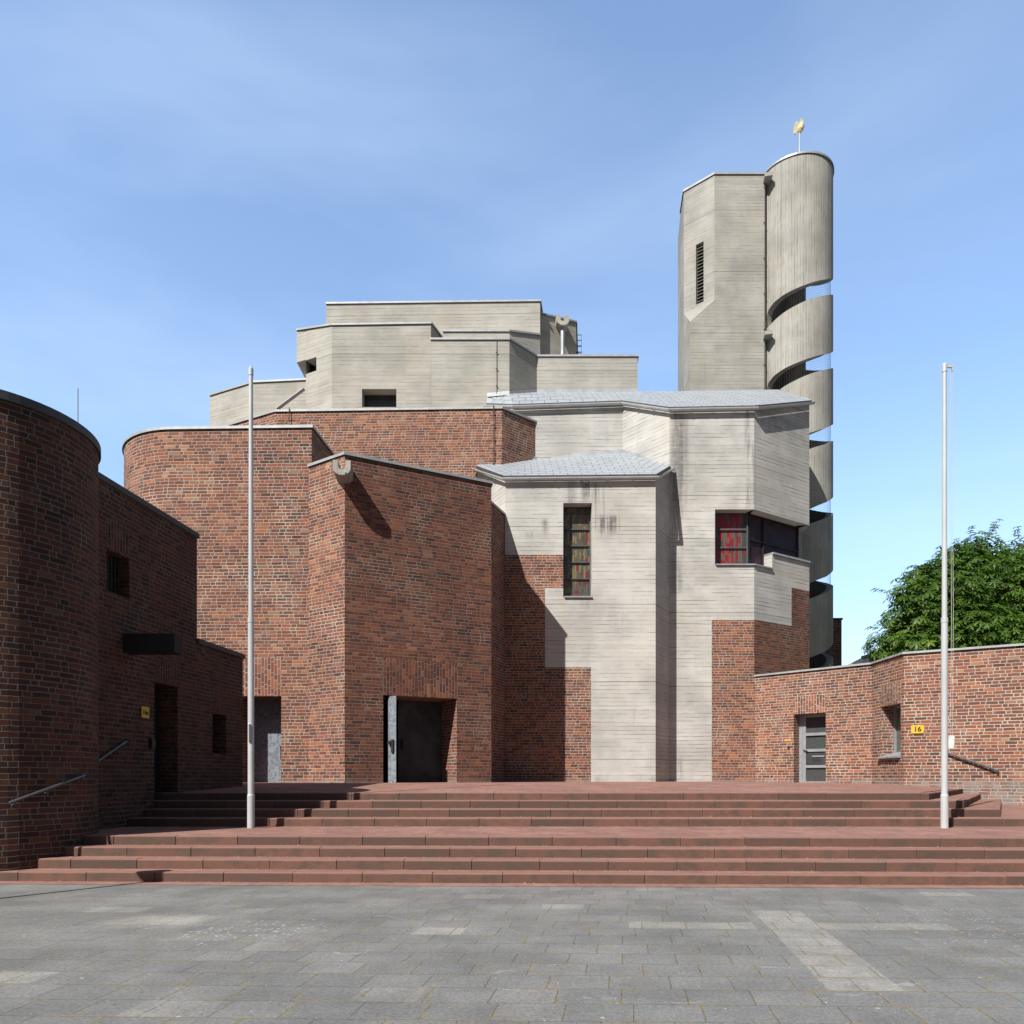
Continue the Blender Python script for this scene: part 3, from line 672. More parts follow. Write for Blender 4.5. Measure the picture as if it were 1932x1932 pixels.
# brick middle storey
B2 = [(-10.9, 27.35, 14.38), (-8.29, 26.02, 14.38), (-.35, 25.8, 14.38), (.94, 26.88, 14.38), (.94, 28, 14.38), (-10.9, 30, 14.38)]
mb = MB(); mb.mass(B2, BZ, {}, 0); part(mb, 'brick_wall', WM)
mb = MB(); mb.coping(B2[:4]); part(mb, 'coping', [COPE, LEAD])
mb = MB(); x0 = xx(931, 25.75); mb.tube([(x0, 25.74, 14.45), (x0, 25.74, zz(893, 25.74))], .014, 6)
for k in range(5): mb.tube([(x0-.03, 25.73, 14.2-k*.45), (x0+.03, 25.73, 14.2-k*.45)], .02, 6)
part(mb, 'lightning_conductor', WIRE)
x1 = xx(545, 25.9); mb = MB(); mb.tube([(x1, 25.93, 14.45), (x1, 25.93, zz(806, 25.9))], .014, 6)
part(mb, 'lightning_conductor', WIRE)

# concrete window bay with the tall stained glass window
A = [(-1.2, 25.8, 12.32), (-.223, 24.0, 11.22), (4.646, 24.0, 11.27), (5.35, 25.2, 12.07), (5.35, 27, 12.07), (-1.2, 27, 12.32)]
ua = lambda x: on_wall(A[1], A[2], x)[0]
za = lambda y: zz(y, 24.0)
wz0, wz1 = za(1127), za(949)
mb = MB()
mb.mass(A, BZ, {1: [(0, ua(1062.6), za(1109.7), za(1046.8), 0), (0, ua(1028.5), za(1259), za(1109.7), 0), (0, ua(1115), BZ, za(1259), 0),
                    (ua(1062.6), ua(1116.8), wz0, wz1, ('hole', .46, 2, ''))]}, 2, cap=False)
u00 = math.hypot(A[1][0]-A[0][0], A[1][1]-A[0][1])
zk = za
CONCA = concrete_mat('sooty_board_concrete', (.448, .442, .424), lines=.65, runs=[(u00+ua(1066), u00+ua(1088), zk(962), zk(905), .55, 5.), (u00+ua(1096), u00+ua(1128), zk(948), zk(905), .8, 6.), (u00+ua(1118), u00+ua(1142), zk(1010), zk(915), .6, 7.),
    (u00+ua(1128), u00+ua(1170), zk(1012), zk(972), .9, 9.), (u00+ua(1022), u00+ua(1036), zk(1012), zk(978), .8, 10.), (u00+ua(990), u00+ua(1010), zk(1016), zk(1004), .9, 10.), (u00+ua(1094), u00+ua(1114), zk(1150), zk(1128), .6, 8.),
    (u00+ua(1116), u00+ua(1150), zk(1476), zk(1466), .9, 8.), (u00+ua(1200), u00+ua(1238), zk(1476), zk(1466), .8, 8.)])
part(mb, 'concrete_wall', [BRICK, SOLD, CONCA, DARKC, BRICKR])
def win_grid(a, b, us, zs, dep, mats, parent, bar=.035, frame_mat=ALU, glass_uv=True):
    """glazing between us[0]..us[-1], zs[0]..zs[-1], bars on every listed line; returns window part"""
    sh = offs(a, b, dep); m_ = MB()
    for i in range(len(us)-1):
        for j in range(len(zs)-1):
            p, q = along(a, b, us[i], sh), along(a, b, us[i+1], sh)
            m_.face([(p[0], p[1], zs[j]), (q[0], q[1], zs[j]), (q[0], q[1], zs[j+1]), (p[0], p[1], zs[j+1])], [(us[i]-us[0], zs[j]), (us[i+1]-us[0], zs[j]), (us[i+1]-us[0], zs[j+1]), (us[i]-us[0], zs[j+1])])
    o = part(m_, 'window', mats, parent)
    f_ = MB(); sh2 = offs(a, b, dep-.025); t = offs(a, b, .03)
    d = ((b[0]-a[0]), (b[1]-a[1])); l = math.hypot(*d); d = (d[0]/l, d[1]/l)
    for u in us:
        p = along(a, b, u, sh2); f_.box((p[0], p[1], (zs[0]+zs[-1])/2), (d[0]*bar/2, d[1]*bar/2), t, (zs[-1]-zs[0])/2)
    for z in zs:
        p = along(a, b, (us[0]+us[-1])/2, sh2); w2 = (us[-1]-us[0])/2-bar/2
        f_.box((p[0]-t[0]*.1, p[1]-t[1]*.1, z), (d[0]*w2, d[1]*w2), t, bar/2*.98)
    part(f_, 'frame', frame_mat, o)
    return o
step = (wz1-wz0-.16)/5.35
zs = [wz0+.16+step*k for k in range(6)]+[wz1]
wo = win_grid(A[1], A[2], [ua(1062.6)+.02, ua(1116.8)-.02], zs, .42, GOCH, church, .035, DFRAME)
wo['label'] = 'tall narrow stained glass window in ochre and grey'
def sill(a, b, u0, u1, z, dep, out=.10, parent=None, drop=.10):
    s0, s1 = offs(a, b, dep), offs(a, b, -out); m_ = MB()
    p, q, r, t = along(a, b, u0, s0), along(a, b, u1, s0), along(a, b, u1, s1), along(a, b, u0, s1)
    m_.face([(t[0], t[1], z), (r[0], r[1], z), (q[0], q[1], z+drop), (p[0], p[1], z+drop)])
    m_.face([(t[0], t[1], z-.045), (r[0], r[1], z-.045), (r[0], r[1], z), (t[0], t[1], z)])
    m_.face([(p[0], p[1], z-.045), (q[0], q[1], z-.045), (r[0], r[1], z-.045), (t[0], t[1], z-.045)])
    m_.face([(t[0], t[1], z-.045), (t[0], t[1], z), (p[0], p[1], z+drop), (p[0], p[1], z-.045)]); m_.face([(r[0], r[1], z), (r[0], r[1], z-.045), (q[0], q[1], z-.045), (q[0], q[1], z+drop)])
    return part(m_, 'sill', ZINC, parent)
sill(A[1], A[2], ua(1062.6)+.03, ua(1116.8)+.0, wz0+.03, .42, .06, wo)

def roof(name_parent, faces, eave, gut_r=.075, label=None):
    m_ = MB()
    for f_ in faces:
        # UV: u along the eave edge, v up the slope
        p = [Vector(q) for q in f_]; e = (p[1]-p[0]).normalized(); nn = (p[1]-p[0]).cross(p[2]-p[0]).normalized(); up = nn.cross(e)
        m_.face(f_, [((q-p[0]).dot(e), (q-p[0]).dot(up)) for q in p])
    o = part(m_, 'roof', TILES)
    th = .10
    g_ = MB()
    for i in range(len(eave)-1):                                   # fascia under the edge of the shingles
        a, b = Vector(eave[i]), Vector(eave[i+1])
        g_.face([a-Vector((0, 0, th)), b-Vector((0, 0, th)), b, a])
    part(g_, 'fascia', LEAD, o)
    g_ = MB(); gp = []
    n = len(eave)
    for i, q in enumerate(eave):
        nn = Vector((0, 0, 0))
        for j in (i-1, i):
            if 0 <= j < n-1:
                d = Vector(eave[j+1])-Vector(eave[j]); d.z = 0; d.normalize(); nn += Vector((d.y, -d.x, 0))
        nn.normalize(); gp.append(Vector(q)+nn*.08-Vector((0, 0, .115)))
    # half-round channel: outer half shell plus inside, open on top
    sec = [(math.cos(math.pi+math.pi*k/10)*gut_r, math.sin(math.pi+math.pi*k/10)*gut_r) for k in range(11)]
    sec2 = [(c*.86, s_*.86) for c, s_ in sec][::-1]
    prof = sec+sec2
    rings = []
    for i, q in enumerate(gp):
        d = (gp[min(i+1, n-1)]-gp[max(i-1, 0)]); d.z = 0; d.normalize(); sd = Vector((d.y, -d.x, 0))
        rings.append([q+sd*c+Vector((0, 0, s_)) for c, s_ in prof])
    for i in range(n-1):
        for k in range(len(prof)):
            kk = (k+1) % len(prof); g_.face([rings[i][k], rings[i+1][k], rings[i+1][kk], rings[i][kk]])
    g_.face(rings[0]); g_.face(rings[-1][::-1])
    for i in range(n-1):                                            # joint collars
        d = gp[i+1]-gp[i]; l = d.length; k = int(l/.9)
        for j in range(1, k+1):
            c = gp[i]+d*(j/(k+1)); e = d.normalized()
            sd = Vector((e.y, -e.x, 0))
            rr = [[c+e*s2+sd*cc*1.06+Vector((0, 0, ss_*1.06)) for cc, ss_ in sec] for s2 in (-.03, .03)]
            for k2 in range(10): g_.face([rr[0][k2], rr[1][k2], rr[1][k2+1], rr[0][k2+1]])
    part(g_, 'gutter', GUT, o)
    return o
def raise_(p, dz, out=(0, 0)): return (p[0]+out[0], p[1]+out[1], p[2]+dz)
ea = [raise_(A[0], .04, (-.06, -.02)), raise_(A[1], .04, (-.04, -.06)), raise_(A[2], .04, (.02, -.06)), raise_(A[3], .04, (.03, .0))]
r0 = P(905, 876, 25.79); r1 = P(1014, 866, 26.85); r2 = P(1175, 854, 26.79); r3 = P(1265, 881, 25.22)
ro = roof(church, [(ea[1], ea[2], r2, r1), (ea[0], ea[1], r1, r0), (ea[2], ea[3], r2)], ea)
fl = MB()
for p, q in ((r0, r1), (r1, r2), (r2, r3)):
    fl.face([raise_(p, -.06, (0, -.05)), raise_(q, -.06, (0, -.05)), raise_(q, .11, (0, -.02)), raise_(p, .11, (0, -.02))])
part(fl, 'flashing', ZINC, ro)

# big concrete choir block with the corner window
C = [(-.90, 27.38, zz(764, 27.4)), (.04, 26.8, zz(766, 26.8)), (4.0, 26.8, zz(759, 26.8)), (5.346, 25.2, zz(771, 25.2)), (8.226, 25.2, zz(768, 25.2)), (10.74, 26.8, zz(757, 26.8)), (10.9, 29.2, zz(763, 26.8)), (-.9, 29.2, zz(763, 26.8))]
uc = lambda x: on_wall(C[3], C[4], x)[0]
zc = lambda y: zz(y, 25.2)
ud = lambda x: on_wall(C[4], C[5], x)[0]
zw0, zw1, zp = zc(1066), zc(961), 9.30
L4 = math.hypot(C[5][0]-C[4][0], C[5][1]-C[4][1])
L3 = C[4][0]-C[3][0]
mb = MB()
mb.mass(C, BZ, {3: [(uc(1343), L3, BZ, zc(1170), 0), (uc(1349), L3, zw0, zw1, ('hole', .45, 2, 'r'))],
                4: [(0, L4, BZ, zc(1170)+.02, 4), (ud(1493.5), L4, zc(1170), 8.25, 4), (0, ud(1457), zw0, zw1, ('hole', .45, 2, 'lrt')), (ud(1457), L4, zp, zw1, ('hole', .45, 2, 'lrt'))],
                5: [(0, .9, zp, zw1, ('hole', .45, 2, 'l'))]}, 2, cap=False)
# jamb of the raised parapet and soffit of the overhang
p0, p1 = along(C[4], C[5], ud(1457)), along(C[4], C[5], ud(1457), offs(C[4], C[5], .45))
mb.face([(p0[0], p0[1], zw0), (p1[0], p1[1], zw0), (p1[0], p1[1], zp), (p0[0], p0[1], zp)], [(0, 0), (.45, 0), (.45, .56), (0, .56)], 2)
s4 = offs(C[4], C[5], .7)
mb.face([(C[4][0], C[4][1], zw1), (C[5][0], C[5][1], zw1), (C[5][0]-.9, C[5][1]+.9, zw1), (C[4][0]-.5, C[4][1]+.9, zw1)], None, 2)
u33 = sum(math.hypot(C[k+1][0]-C[k][0], C[k+1][1]-C[k][1]) for k in range(3)); u44 = u33+L3
CONCB = concrete_mat('stained_board_concrete', (.436, .430, .412), lines=.75, runs=[(u33+uc(1264), u33+uc(1290), zc(1120), zc(770), .5, 3.), (u44-.35, u44+.05, zc(960), zc(770), .7, 4.), (u33+uc(1268), u33+uc(1300), zc(1010), zc(775), .5, 5.),
    (u33+uc(1276), u33+uc(1290), zc(1476), zc(1430), .7, 5.), (u44+.1, u44+2.8, zc(810), zc(765), .35, 1.)])
part(mb, 'concrete_wall', [BRICK, SOLD, CONCB, DARKC, BRICKR])
gc = (8.10, 25.6); ge = (10.40, 27.06)
gu0 = uc(1349)
o = win_grid((C[3][0], 25.2), (C[4][0], 25.2), [gu0, gc[0]-C[3][0]], [zw0+.10, zw0+.10+.60, zw0+.10+1.22, zw1], .40, GRED, church, .05, DFRAME)
o['label'] = 'red stained glass corner window pane'
sill(C[3], C[4], gu0+.02, L3+.03, zw0+.03, .40, .06, o, .09)
sill(C[4], C[5], -.02, ud(1457)-.02, zw0+.03, .40, .06, o, .09)
le = math.hypot(ge[0]-gc[0], ge[1]-gc[1])
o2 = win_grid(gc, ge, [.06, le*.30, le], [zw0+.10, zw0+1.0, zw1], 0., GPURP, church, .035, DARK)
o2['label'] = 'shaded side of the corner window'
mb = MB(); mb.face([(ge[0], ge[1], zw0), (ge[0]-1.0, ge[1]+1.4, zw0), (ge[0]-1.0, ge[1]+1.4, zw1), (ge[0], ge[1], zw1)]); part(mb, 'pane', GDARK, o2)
mb = MB(); pts = [along(C[4], C[5], ud(1457)), (C[5][0], C[5][1])]
mb.coping([(pts[0][0], pts[0][1], zp), (pts[1][0], pts[1][1], zp)], .05, .45, .02, .05); part(mb, 'coping', [COPE, LEAD])
mb = MB(); qz = zc(774)-.1
for x in (1262.8,): pass
# roof over it
Cz = .03
C = [(p[0], p[1], p[2]+.0) for p in C]
ec = [raise_(C[0], Cz, (-.05, -.05)), raise_(C[1], Cz, (0, -.07)), raise_(C[2], Cz, (-.02, -.07)), raise_(C[3], Cz, (-.03, -.06)), raise_(C[4], Cz, (.04, -.06)), raise_(C[5], Cz, (.08, -.02))]
q0 = P(919, 747, 27.42); q1 = P(961, 743, 27.38); q2 = P(1013, 739.5, 28.47); q3 = P(1203, 738.5, 28.47); q4 = P(1467, 735, 28.6); q5 = P(1521, 750.5, 27.4)
ro2 = roof(church, [(ec[0], ec[1], q1, q0), (ec[1], ec[2], q3, q2, q1), (ec[2], ec[3], q3), (ec[3], ec[4], q4, q3), (ec[4], ec[5], q5, q4)], ec)
fl = MB()
for p, q in ((q0, q1), (q1, q2), (q2, q3)):
    fl.face([raise_(p, -.06, (0, -.05)), raise_(q, -.06, (0, -.05)), raise_(q, .10, (0, -.02)), raise_(p, .10, (0, -.02))])
part(fl, 'flashing', ZINC, ro2)

# upper concrete storeys
UM = [CONCU, CONCU, CONCU, DARKC]
def umass(pts, zb, regs=None, cop=None, mi=0):
    m_ = MB(); m_.mass(pts, zb, regs, mi); part(m_, 'concrete_wall', UM)
    if cop:
        m_ = MB(); m_.coping([pts[i] for i in cop]); part(m_, 'coping', [COPE, LEAD])
D1 = [(-12.13, 29.8, 16.88), (-10.04, 28.8, 16.88), (-7.4, 28.7, 16.95), (-7.4, 32, 16.95), (-12.13, 32, 16.9)]
umass(D1, 12, None, (0, 1, 2))
# polygon with the two dark openings
e0 = (xx(577, 28.0), 28.0, zz(622, 28.0)+.02); e1 = (-6.65, 27.4, zz(612, 27.4)); e2 = (xx(813, 27.4), 27.4, zz(609, 27.4))
e0b = (xx(560, 28.2), 28.2, zz(622, 28.2))
ue = lambda x: on_wall(e1, e2, x)[0]
uf = lambda x: on_wall(e0, e1, x)[0]
D2 = [e0, e1, e2, (xx(836, 28.4), 28.4, e2[2]), (-2.4, 31, e2[2]), (-7.8, 31, e0[2])]
umass(D2, 12, {0: [(0, uf(597), zz(706, 28), zz(680, 28), ('hole', .5, 0, 'l'))],
               1: [(ue(683), ue(747.8), zz(768, 27.4), zz(733.8, 27.4), ('hole', .5, 0, ''))]})
mb = MB(); mb.coping([e0b, e1, e2, D2[3]]); part(mb, 'coping', [COPE, LEAD])
OV = [e0b, (e0[0]+.0, e0[1]+.01, e0[2]), (e0[0]+.0, 30.9, e0[2]), (e0b[0], 30.9, e0b[2])]
mb = MB(); zo = zz(684, 28.2); mb.mass(OV, zo, {}, 0); mb.face([(p[0], p[1], zo) for p in OV][::-1]); part(mb, 'concrete_wall', UM)
for (a, b, u0, u1, z0, z1) in ((e1, e2, ue(683), ue(747.8), zz(768, 27.4), zz(733.8, 27.4)), (e0, e1, -.05, uf(597), zz(706, 28), zz(680, 28))):
    m_ = MB(); sh = offs(a, b, .45); p, q = along(a, b, u0, sh), along(a, b, u1, sh)
    m_.face([(p[0], p[1], z0), (q[0], q[1], z0), (q[0], q[1], z1), (p[0], p[1], z1)]); part(m_, 'window', GDARK)
# coplanar front continues lower to the right, then turns away
D3 = [(e2[0]-.02, 27.405, zz(639, 27.4)), (xx(961, 27.4), 27.405, zz(639, 27.4)), (xx(1013, 28.5), 28.5, zz(671.5, 28.5)), (1.0, 31, 17.72), (-3, 31, 17.72)]
umass(D3, 12, None, (0, 1, 2))
mb = MB(); x0 = xx(937, 27.38); mb.tube([(x0, 27.37, D3[0][2]+.05), (x0, 27.37, zz(752, 27.37))], .009, 6)
for k in range(4): mb.tube([(x0-.035, 27.36, 17.2-k*.62), (x0+.035, 27.36, 17.2-k*.62)], .018, 6)
part(mb, 'lightning_conductor', WIRE)
E1 = [(xx(1013, 28.5), 28.5, 17.72), (xx(1203, 28.5), 28.5, zz(671, 28.5)), (5.0, 31, 17.73), (1., 31, 17.72)]
umass(E1, 13, None, (0, 1, 2))
z5 = zz(624, 28.0)
D5 = [(xx(835, 28.0), 28.0, z5), (xx(961, 28.0), 28.0, z5), (xx(1019, 28.75), 28.75, zz(631, 28.75)), (1.2, 31, z5), (-2.7, 31, z5)]
umass(D5, 15, None, (0, 1, 2))
D4 = [(xx(615, 29.2), 29.2, zz(572, 29.2)), (xx(1019, 29.0), 29.0, zz(567, 29.0)), (xx(1019, 29.0)+.12, 29.9, zz(567, 29.0)), (1., 33, 20), (xx(615, 29.2), 33, 20)]
umass(D4, 15, None, (0, 1, 2))
D6 = [(xx(1019, 29.25), 29.25, zz(591, 29.25)), (xx(1087, 30.3), 30.3, zz(607, 30.3)), (2.9, 33, zz(607, 30.3)), (1., 33, zz(591, 29.2))]
umass(D6, 15, None, (0, 1, 2))
fs = P(1062, 603, 29.35)
part(spout(fs, (fs[0]-.1, 30.4, fs[2]), .50, .42, CONCU), 'rain_spout', CONCU)
mb = MB(); mb.tube([(fs[0], 29.55, fs[2]-.2), (fs[0], 29.55, 16.3)], .085, 12); part(mb, 'downpipe', ZINC)
mb = MB()
for k, y in enumerate((632, 642, 654, 666)):
    z = zz(y, 30.35); xl, xr_ = xx(1087, 30.35), xx(1097, 30.35)
    mb.tube([(xl, 30.35, z), (xr_, 30.35, z), (xr_, 30.35, z-.22), (xl, 30.35, z-.22)], .016, 6)
part(mb, 'ladder', WIRE)
mb = MB(); pa, pb = Vector(P(522.4, 772, 28.0)), Vector(P(574, 733.5, 28.0)); mb.tube([pa, pb], .075, 4); part(mb, 'flashing', COPE)

# ------------------------------------------------------------------ bell tower with the spiral stair
TC = (11.818, 31.0); TR = 1.47
tower = thing('bell_tower', 'tall grey concrete bell tower with a round slotted spiral stair behind the church', 'tower', (9.8, 31.5, 0))
TM = [CONCT, CONCV, DARKC]
zt = zz(327, 30.3); zt1 = zz(360, 31.2); zt2 = zz(400, 32.4)
T0 = (xx(1302, 30.3), 30.3); T1 = (xx(1348, 30.3), 30.3); T2 = (xx(1444, 30.3), 30.3); TL = (xx(1290, 31.2), 31.2); TL2 = (xx(1284, 32.4), 32.4)
zcut1, zcut0 = zz(572, 30.3), zz(607, 30.3)
mb = MB()
mb.wall(T1, T2, 0, zt, zt, (), 0, 0)
zcl = zz(592, 31.2)
au, _ = on_wall(TL, T1, 1313); bu, _ = on_wall(TL, T1, 1327.5)
# chamfered face with the louvre opening, its lower edge running down the sloping ledge
YLv = 30.8; lz1, lz0 = zz(461, YLv), zz(574, YLv)
mb.wall(TL, T1, zcl, zt1, zt, [(au, bu, lz0, lz1, ('hole', .45, 0, ''))], 0, 3.)
mb.face([(T0[0], T0[1], 0), (T1[0], T1[1], 0), (T1[0], T1[1], zcut1), (T0[0], T0[1], zcut0)], [(-1, 0), (0, 0), (0, zcut1), (-1, zcut0)], 0)
mb.face([(T0[0], T0[1], zcut0), (T1[0], T1[1], zcut1), (T1[0], T1[1], zcl), (TL[0], TL[1], zcl)], [(0, 0), (1, 0), (1, .7), (0, .7)], 0)
mb.face([(TL[0], TL[1], 0), (T0[0], T0[1], 0), (T0[0], T0[1], zcut0), (TL[0], TL[1], zcl)], [(4, 0), (5, 0), (5, zcut0), (4, zcl)], 0)
mb.face([(TL2[0], TL2[1], 0), (TL[0], TL[1], 0), (TL[0], TL[1], zt1), (TL2[0], TL2[1], zt2)], [(6, 0), (7, 0), (7, zt1), (6, zt2)], 0)
mb.wall(T2, (12.0, 34.0), 0, zt, zt, (), 0, 8.); mb.wall((12.0, 34.0), (7.6, 34.0), 0, zt, zt2, (), 0, 10.); mb.wall((7.6, 34), TL2, 0, zt2, zt2, (), 0, 14.)
mb.face([(*TL2, zt2), (*TL, zt1), (*T1, zt), (*T2, zt), (12., 34., zt), (7.6, 34., zt2)], None, 2)
part(mb, 'shaft', TM, tower)
mb = MB(); mb.coping([(*TL2, zt2), (*TL, zt1), (*T1, zt), (*T2, zt)], .04, .25, .03, .06); part(mb, 'coping', [COPE, LEAD], tower)
mb = MB(); nl = 18
sh0, sh1 = offs(TL, T1, .10), offs(TL, T1, .34)
for k in range(nl):
    z = lz0+(lz1-lz0)*(k+.5)/nl
    p, q = along(TL, T1, au, sh0), along(TL, T1, bu, sh0); p2, q2 = along(TL, T1, au, sh1), along(TL, T1, bu, sh1)
    mb.face([(p[0], p[1], z-.04), (q[0], q[1], z-.04), (q2[0], q2[1], z+.06), (p2[0], p2[1], z+.06)]); mb.face([(p[0], p[1], z-.06), (q[0], q[1], z-.06), (q[0], q[1], z-.04), (p[0], p[1], z-.04)])
lv = part(mb, 'louvre', DARKC, tower)
mb = MB(); p, q = along(TL, T1, au, offs(TL, T1, .44)), along(TL, T1, bu, offs(TL, T1, .44))
mb.face([(p[0], p[1], lz0), (q[0], q[1], lz0), (q[0], q[1], lz1), (p[0], p[1], lz1)]); part(mb, 'backing', DARK, lv)
mb = MB(); mb.tube([(T2[0]-.03, 30.27, zt), (T2[0]-.05, 30.27, 14)], .010, 6)
for k in range(8): mb.tube([(T2[0]-.08, 30.26, 25.6-k*1.45), (T2[0]-.01, 30.26, 25.6-k*1.45)], .02, 6)
part(mb, 'lightning_conductor', WIRE, tower)
# slotted drum
PITCH = 2.98; ZT = zz(287, 29.53)
def lerp(t, tab):
    for (a, va), (b, vb) in zip(tab, tab[1:]):
        if t <= b: return va+(vb-va)*(t-a)/(b-a)
    return tab[-1][1]
ZLO = [(200, 19.93), (211, 20.00), (232, 20.20), (252, 20.37), (278, 20.62), (296, 20.79), (338, 21.29), (430, 22.25)]
ZUP = [(200, 20.10), (201.5, 20.34), (204, 20.62), (216, 20.80), (232, 20.92), (252, 21.04), (265, 21.14), (278, 21.25), (300, 21.47), (338, 21.99), (430, 23.0)]
def ring(ph, r, z): return (TC[0]+r*math.cos(rad(ph)), TC[1]+r*math.sin(rad(ph)), z)
sh = MB(); TI = TR-.26
def strip(ph0, ph1, lo, hi, step=3.0, edges=True):
    n = max(1, round((ph1-ph0)/step)); A_ = [ph0+(ph1-ph0)*k/n for k in range(n+1)]
    for a, b in zip(A_, A_[1:]):
        la, lb, ha, hb = lo(a), lo(b), hi(a), hi(b)
        ua_, ub_ = rad(a)*TR, rad(b)*TR
        sh.face([ring(a, TR, la), ring(b, TR, lb), ring(b, TR, hb), ring(a, TR, ha)], [(ua_, la), (ub_, lb), (ub_, hb), (ua_, ha)], 0)
        sh.face([ring(b, TI, lb), ring(a, TI, la), ring(a, TI, ha), ring(b, TI, hb)], [(ub_, lb), (ua_, la), (ua_, ha), (ub_, hb)], 0)
        if edges:
            sh.face([ring(a, TI, la), ring(b, TI, lb), ring(b, TR, lb), ring(a, TR, la)], [(ua_, 0), (ub_, 0), (ub_, .2), (ua_, .2)], 0)
            sh.face([ring(a, TR, ha), ring(b, TR, hb), ring(b, TI, hb), ring(a, TI, ha)], [(ua_, 0), (ub_, 0), (ub_, .2), (ua_, .2)], 0)
    if edges:
        for ph, fl_ in ((ph0, 0), (ph1, 1)):
            q = [ring(ph, TI, lo(ph)), ring(ph, TR, lo(ph)), ring(ph, TR, hi(ph)), ring(ph, TI, hi(ph))]
            sh.face(q if not fl_ else q[::-1], None, 0)
strip(70, 200, lambda a: 0, lambda a: ZT)
NS = 7
for k in range(NS+1):
    lo = (lambda a, k=k: lerp(a, ZUP)-k*PITCH) if k < NS else (lambda a: 0.)
    hi = (lambda a: ZT) if k == 0 else (lambda a, k=k: lerp(a, ZLO)-(k-1)*PITCH)
    strip(200, 430, lo, hi)
sh.face([ring(a, TR, ZT-.02) for a in range(0, 360, 6)], None, 0)
part(sh, 'stair_drum', [CONCV], tower, smooth=True, weld=True)
mb = MB(); mb.coping([ring(a, TR, ZT) for a in range(0, 360, 6)], .04, .3, .03, .05, True); part(mb, 'coping', [COPE, LEAD], tower)
mb = MB(); mb.tube([(TC[0], TC[1], 0), (TC[0], TC[1], ZT-.3)], .43, 24); part(mb, 'newel', DARKC, tower, smooth=True)
mb = MB()
for k in range(NS*18):                                             # winding steps inside the drum
    a = 338+k*20.; z = 19.9-PITCH*(NS-.2)+k*PITCH/18
    if z > 22.5: break
    p = [ring(a, .40, z), ring(a, TI+.02, z), ring(a+21, TI+.02, z), ring(a+21, .40, z)]
    mb.face(p); mb.face([(q[0], q[1], z-.2) for q in p][::-1]); mb.face([(p[0][0], p[0][1], z-.2), (p[1][0], p[1][1], z-.2), p[1], p[0]])
part(mb, 'winding_steps', DARKC, tower)
mb = MB()                                                          # bird netting in the slots
for k in range(6):
    for a in range(212, 372, 4):
        z0, z1 = lerp(a, ZLO)-k*PITCH, lerp(a, ZUP)-k*PITCH
        mb.tube([ring(a, TR-.10, z0-.05), ring(a, TR-.10, z1+.05)], .0018, 3, cap=False)
    for f_ in (.15, .3, .45, .6, .75, .9):
        mb.tube([ring(a, TR-.10, (lerp(a, ZLO)*(1-f_)+lerp(a, ZUP)*f_)-k*PITCH) for a in range(212, 372, 10)], .0032, 3, cap=False)
part(mb, 'netting', TOWERDK, tower)
for zq in (zz(325, 29.9), zz(624, 29.9)):
    mb = MB(); c = P(1452, 325, 29.9); mb.box((c[0]+.02, 30.22, zq-.06), (.15, -.03), (.05, .32), .075); part(mb, 'bracket', CONCT, tower)

# weathervane
vx, vy = xx(1508.5, 31), 31.0
vane = thing('weathervane', 'gilded rooster weathervane on a thin white rod on top of the round stair drum', 'weathervane', (vx, vy, ZT))
mb = MB(); mb.tube([(vx, vy, ZT-.1), (vx, vy, zz(246, 31))], [.035, .025], 10); part(mb, 'rod', POLE, vane)
sc = 31/FPX*.86
prof = [(-.5, -9), (-3, -8), (-6, -10), (-11, -16), (-14, -14), (-16, -17), (-17, -10), (-15, -6), (-16, -2), (-13, 2), (-13, 8), (-8, 12), (-4, 10), (0, 9), (2, 13), (1, 16), (3, 19), (4, 16), (6, 18), (7, 15), (9, 14), (9, 11), (11, 9), (8, 8), (8, 4), (7, -2), (5, -7), (2, -9)]
mb = MB(); zc0 = zz(240, 31)
f_ = [(vx+p[0]*sc*.82, vy-.035, zc0+p[1]*sc) for p in prof]; b_ = [(p[0], vy+.035, p[2]) for p in f_]
mb.face(f_[::-1]); mb.face(b_)
for i in range(len(f_)):
    j = (i+1) % len(f_); mb.face([f_[i], f_[j], b_[j], b_[i]])
mb.tube([(vx+.02, vy, zc0-.22), (vx+.03, vy, zc0-.1), (vx+.08, vy, zc0+.05), (vx+.1, vy, zc0+.2)], [.06, .13, .12, .05], 12)
part(mb, 'rooster', GOLD, vane, smooth=True)

# ------------------------------------------------------------------ low brick wing on the right, number 16
F_ = [(8.23, 25.16, 4.97), (10.86, 22.40, 4.97), (10.85, 20.55, 4.97), (13.25, 19.2, 4.97), (18.3, 17.01, 4.97), (18.3, 28, 4.97), (8.4, 28, 4.97)]
wing = thing('brick_wing', 'low red brick wing with a grey glazed door, right of the church', 'building', (12, 23, .7))
fu = lambda i, x: on_wall(F_[i], F_[i+1], x)
dl, Yl = fu(0, 1497.6); dr_, Yr = fu(0, 1558); zdt = zz(1346, (Yl+Yr)/2)
wl_, Ywl = fu(1, 1661.5); wr_, Ywr = fu(1, 1699.4); wb, wt = 2.10, 3.60
mb = MB()
mb.mass(F_, .5, {0: [(dl, dr_, zdt, zz(1314.5, Yl), 1), (dl, dr_, .5, zdt, ('hole', .46, 0, 'b'))],
                 1: [(wl_, wr_, wt, 4.22, 1), (wl_, wr_, wb, wt, ('hole', .50, 0, ''))]}, 0, capmi=3)
part(mb, 'brick_wall', [BRICKW, SOLDW, CONC, DARKC, BRICKR], wing)
mb = MB(); mb.coping(F_[:5], .055, .35, .022, .035); part(mb, 'coping', [COPE, LEAD], wing)
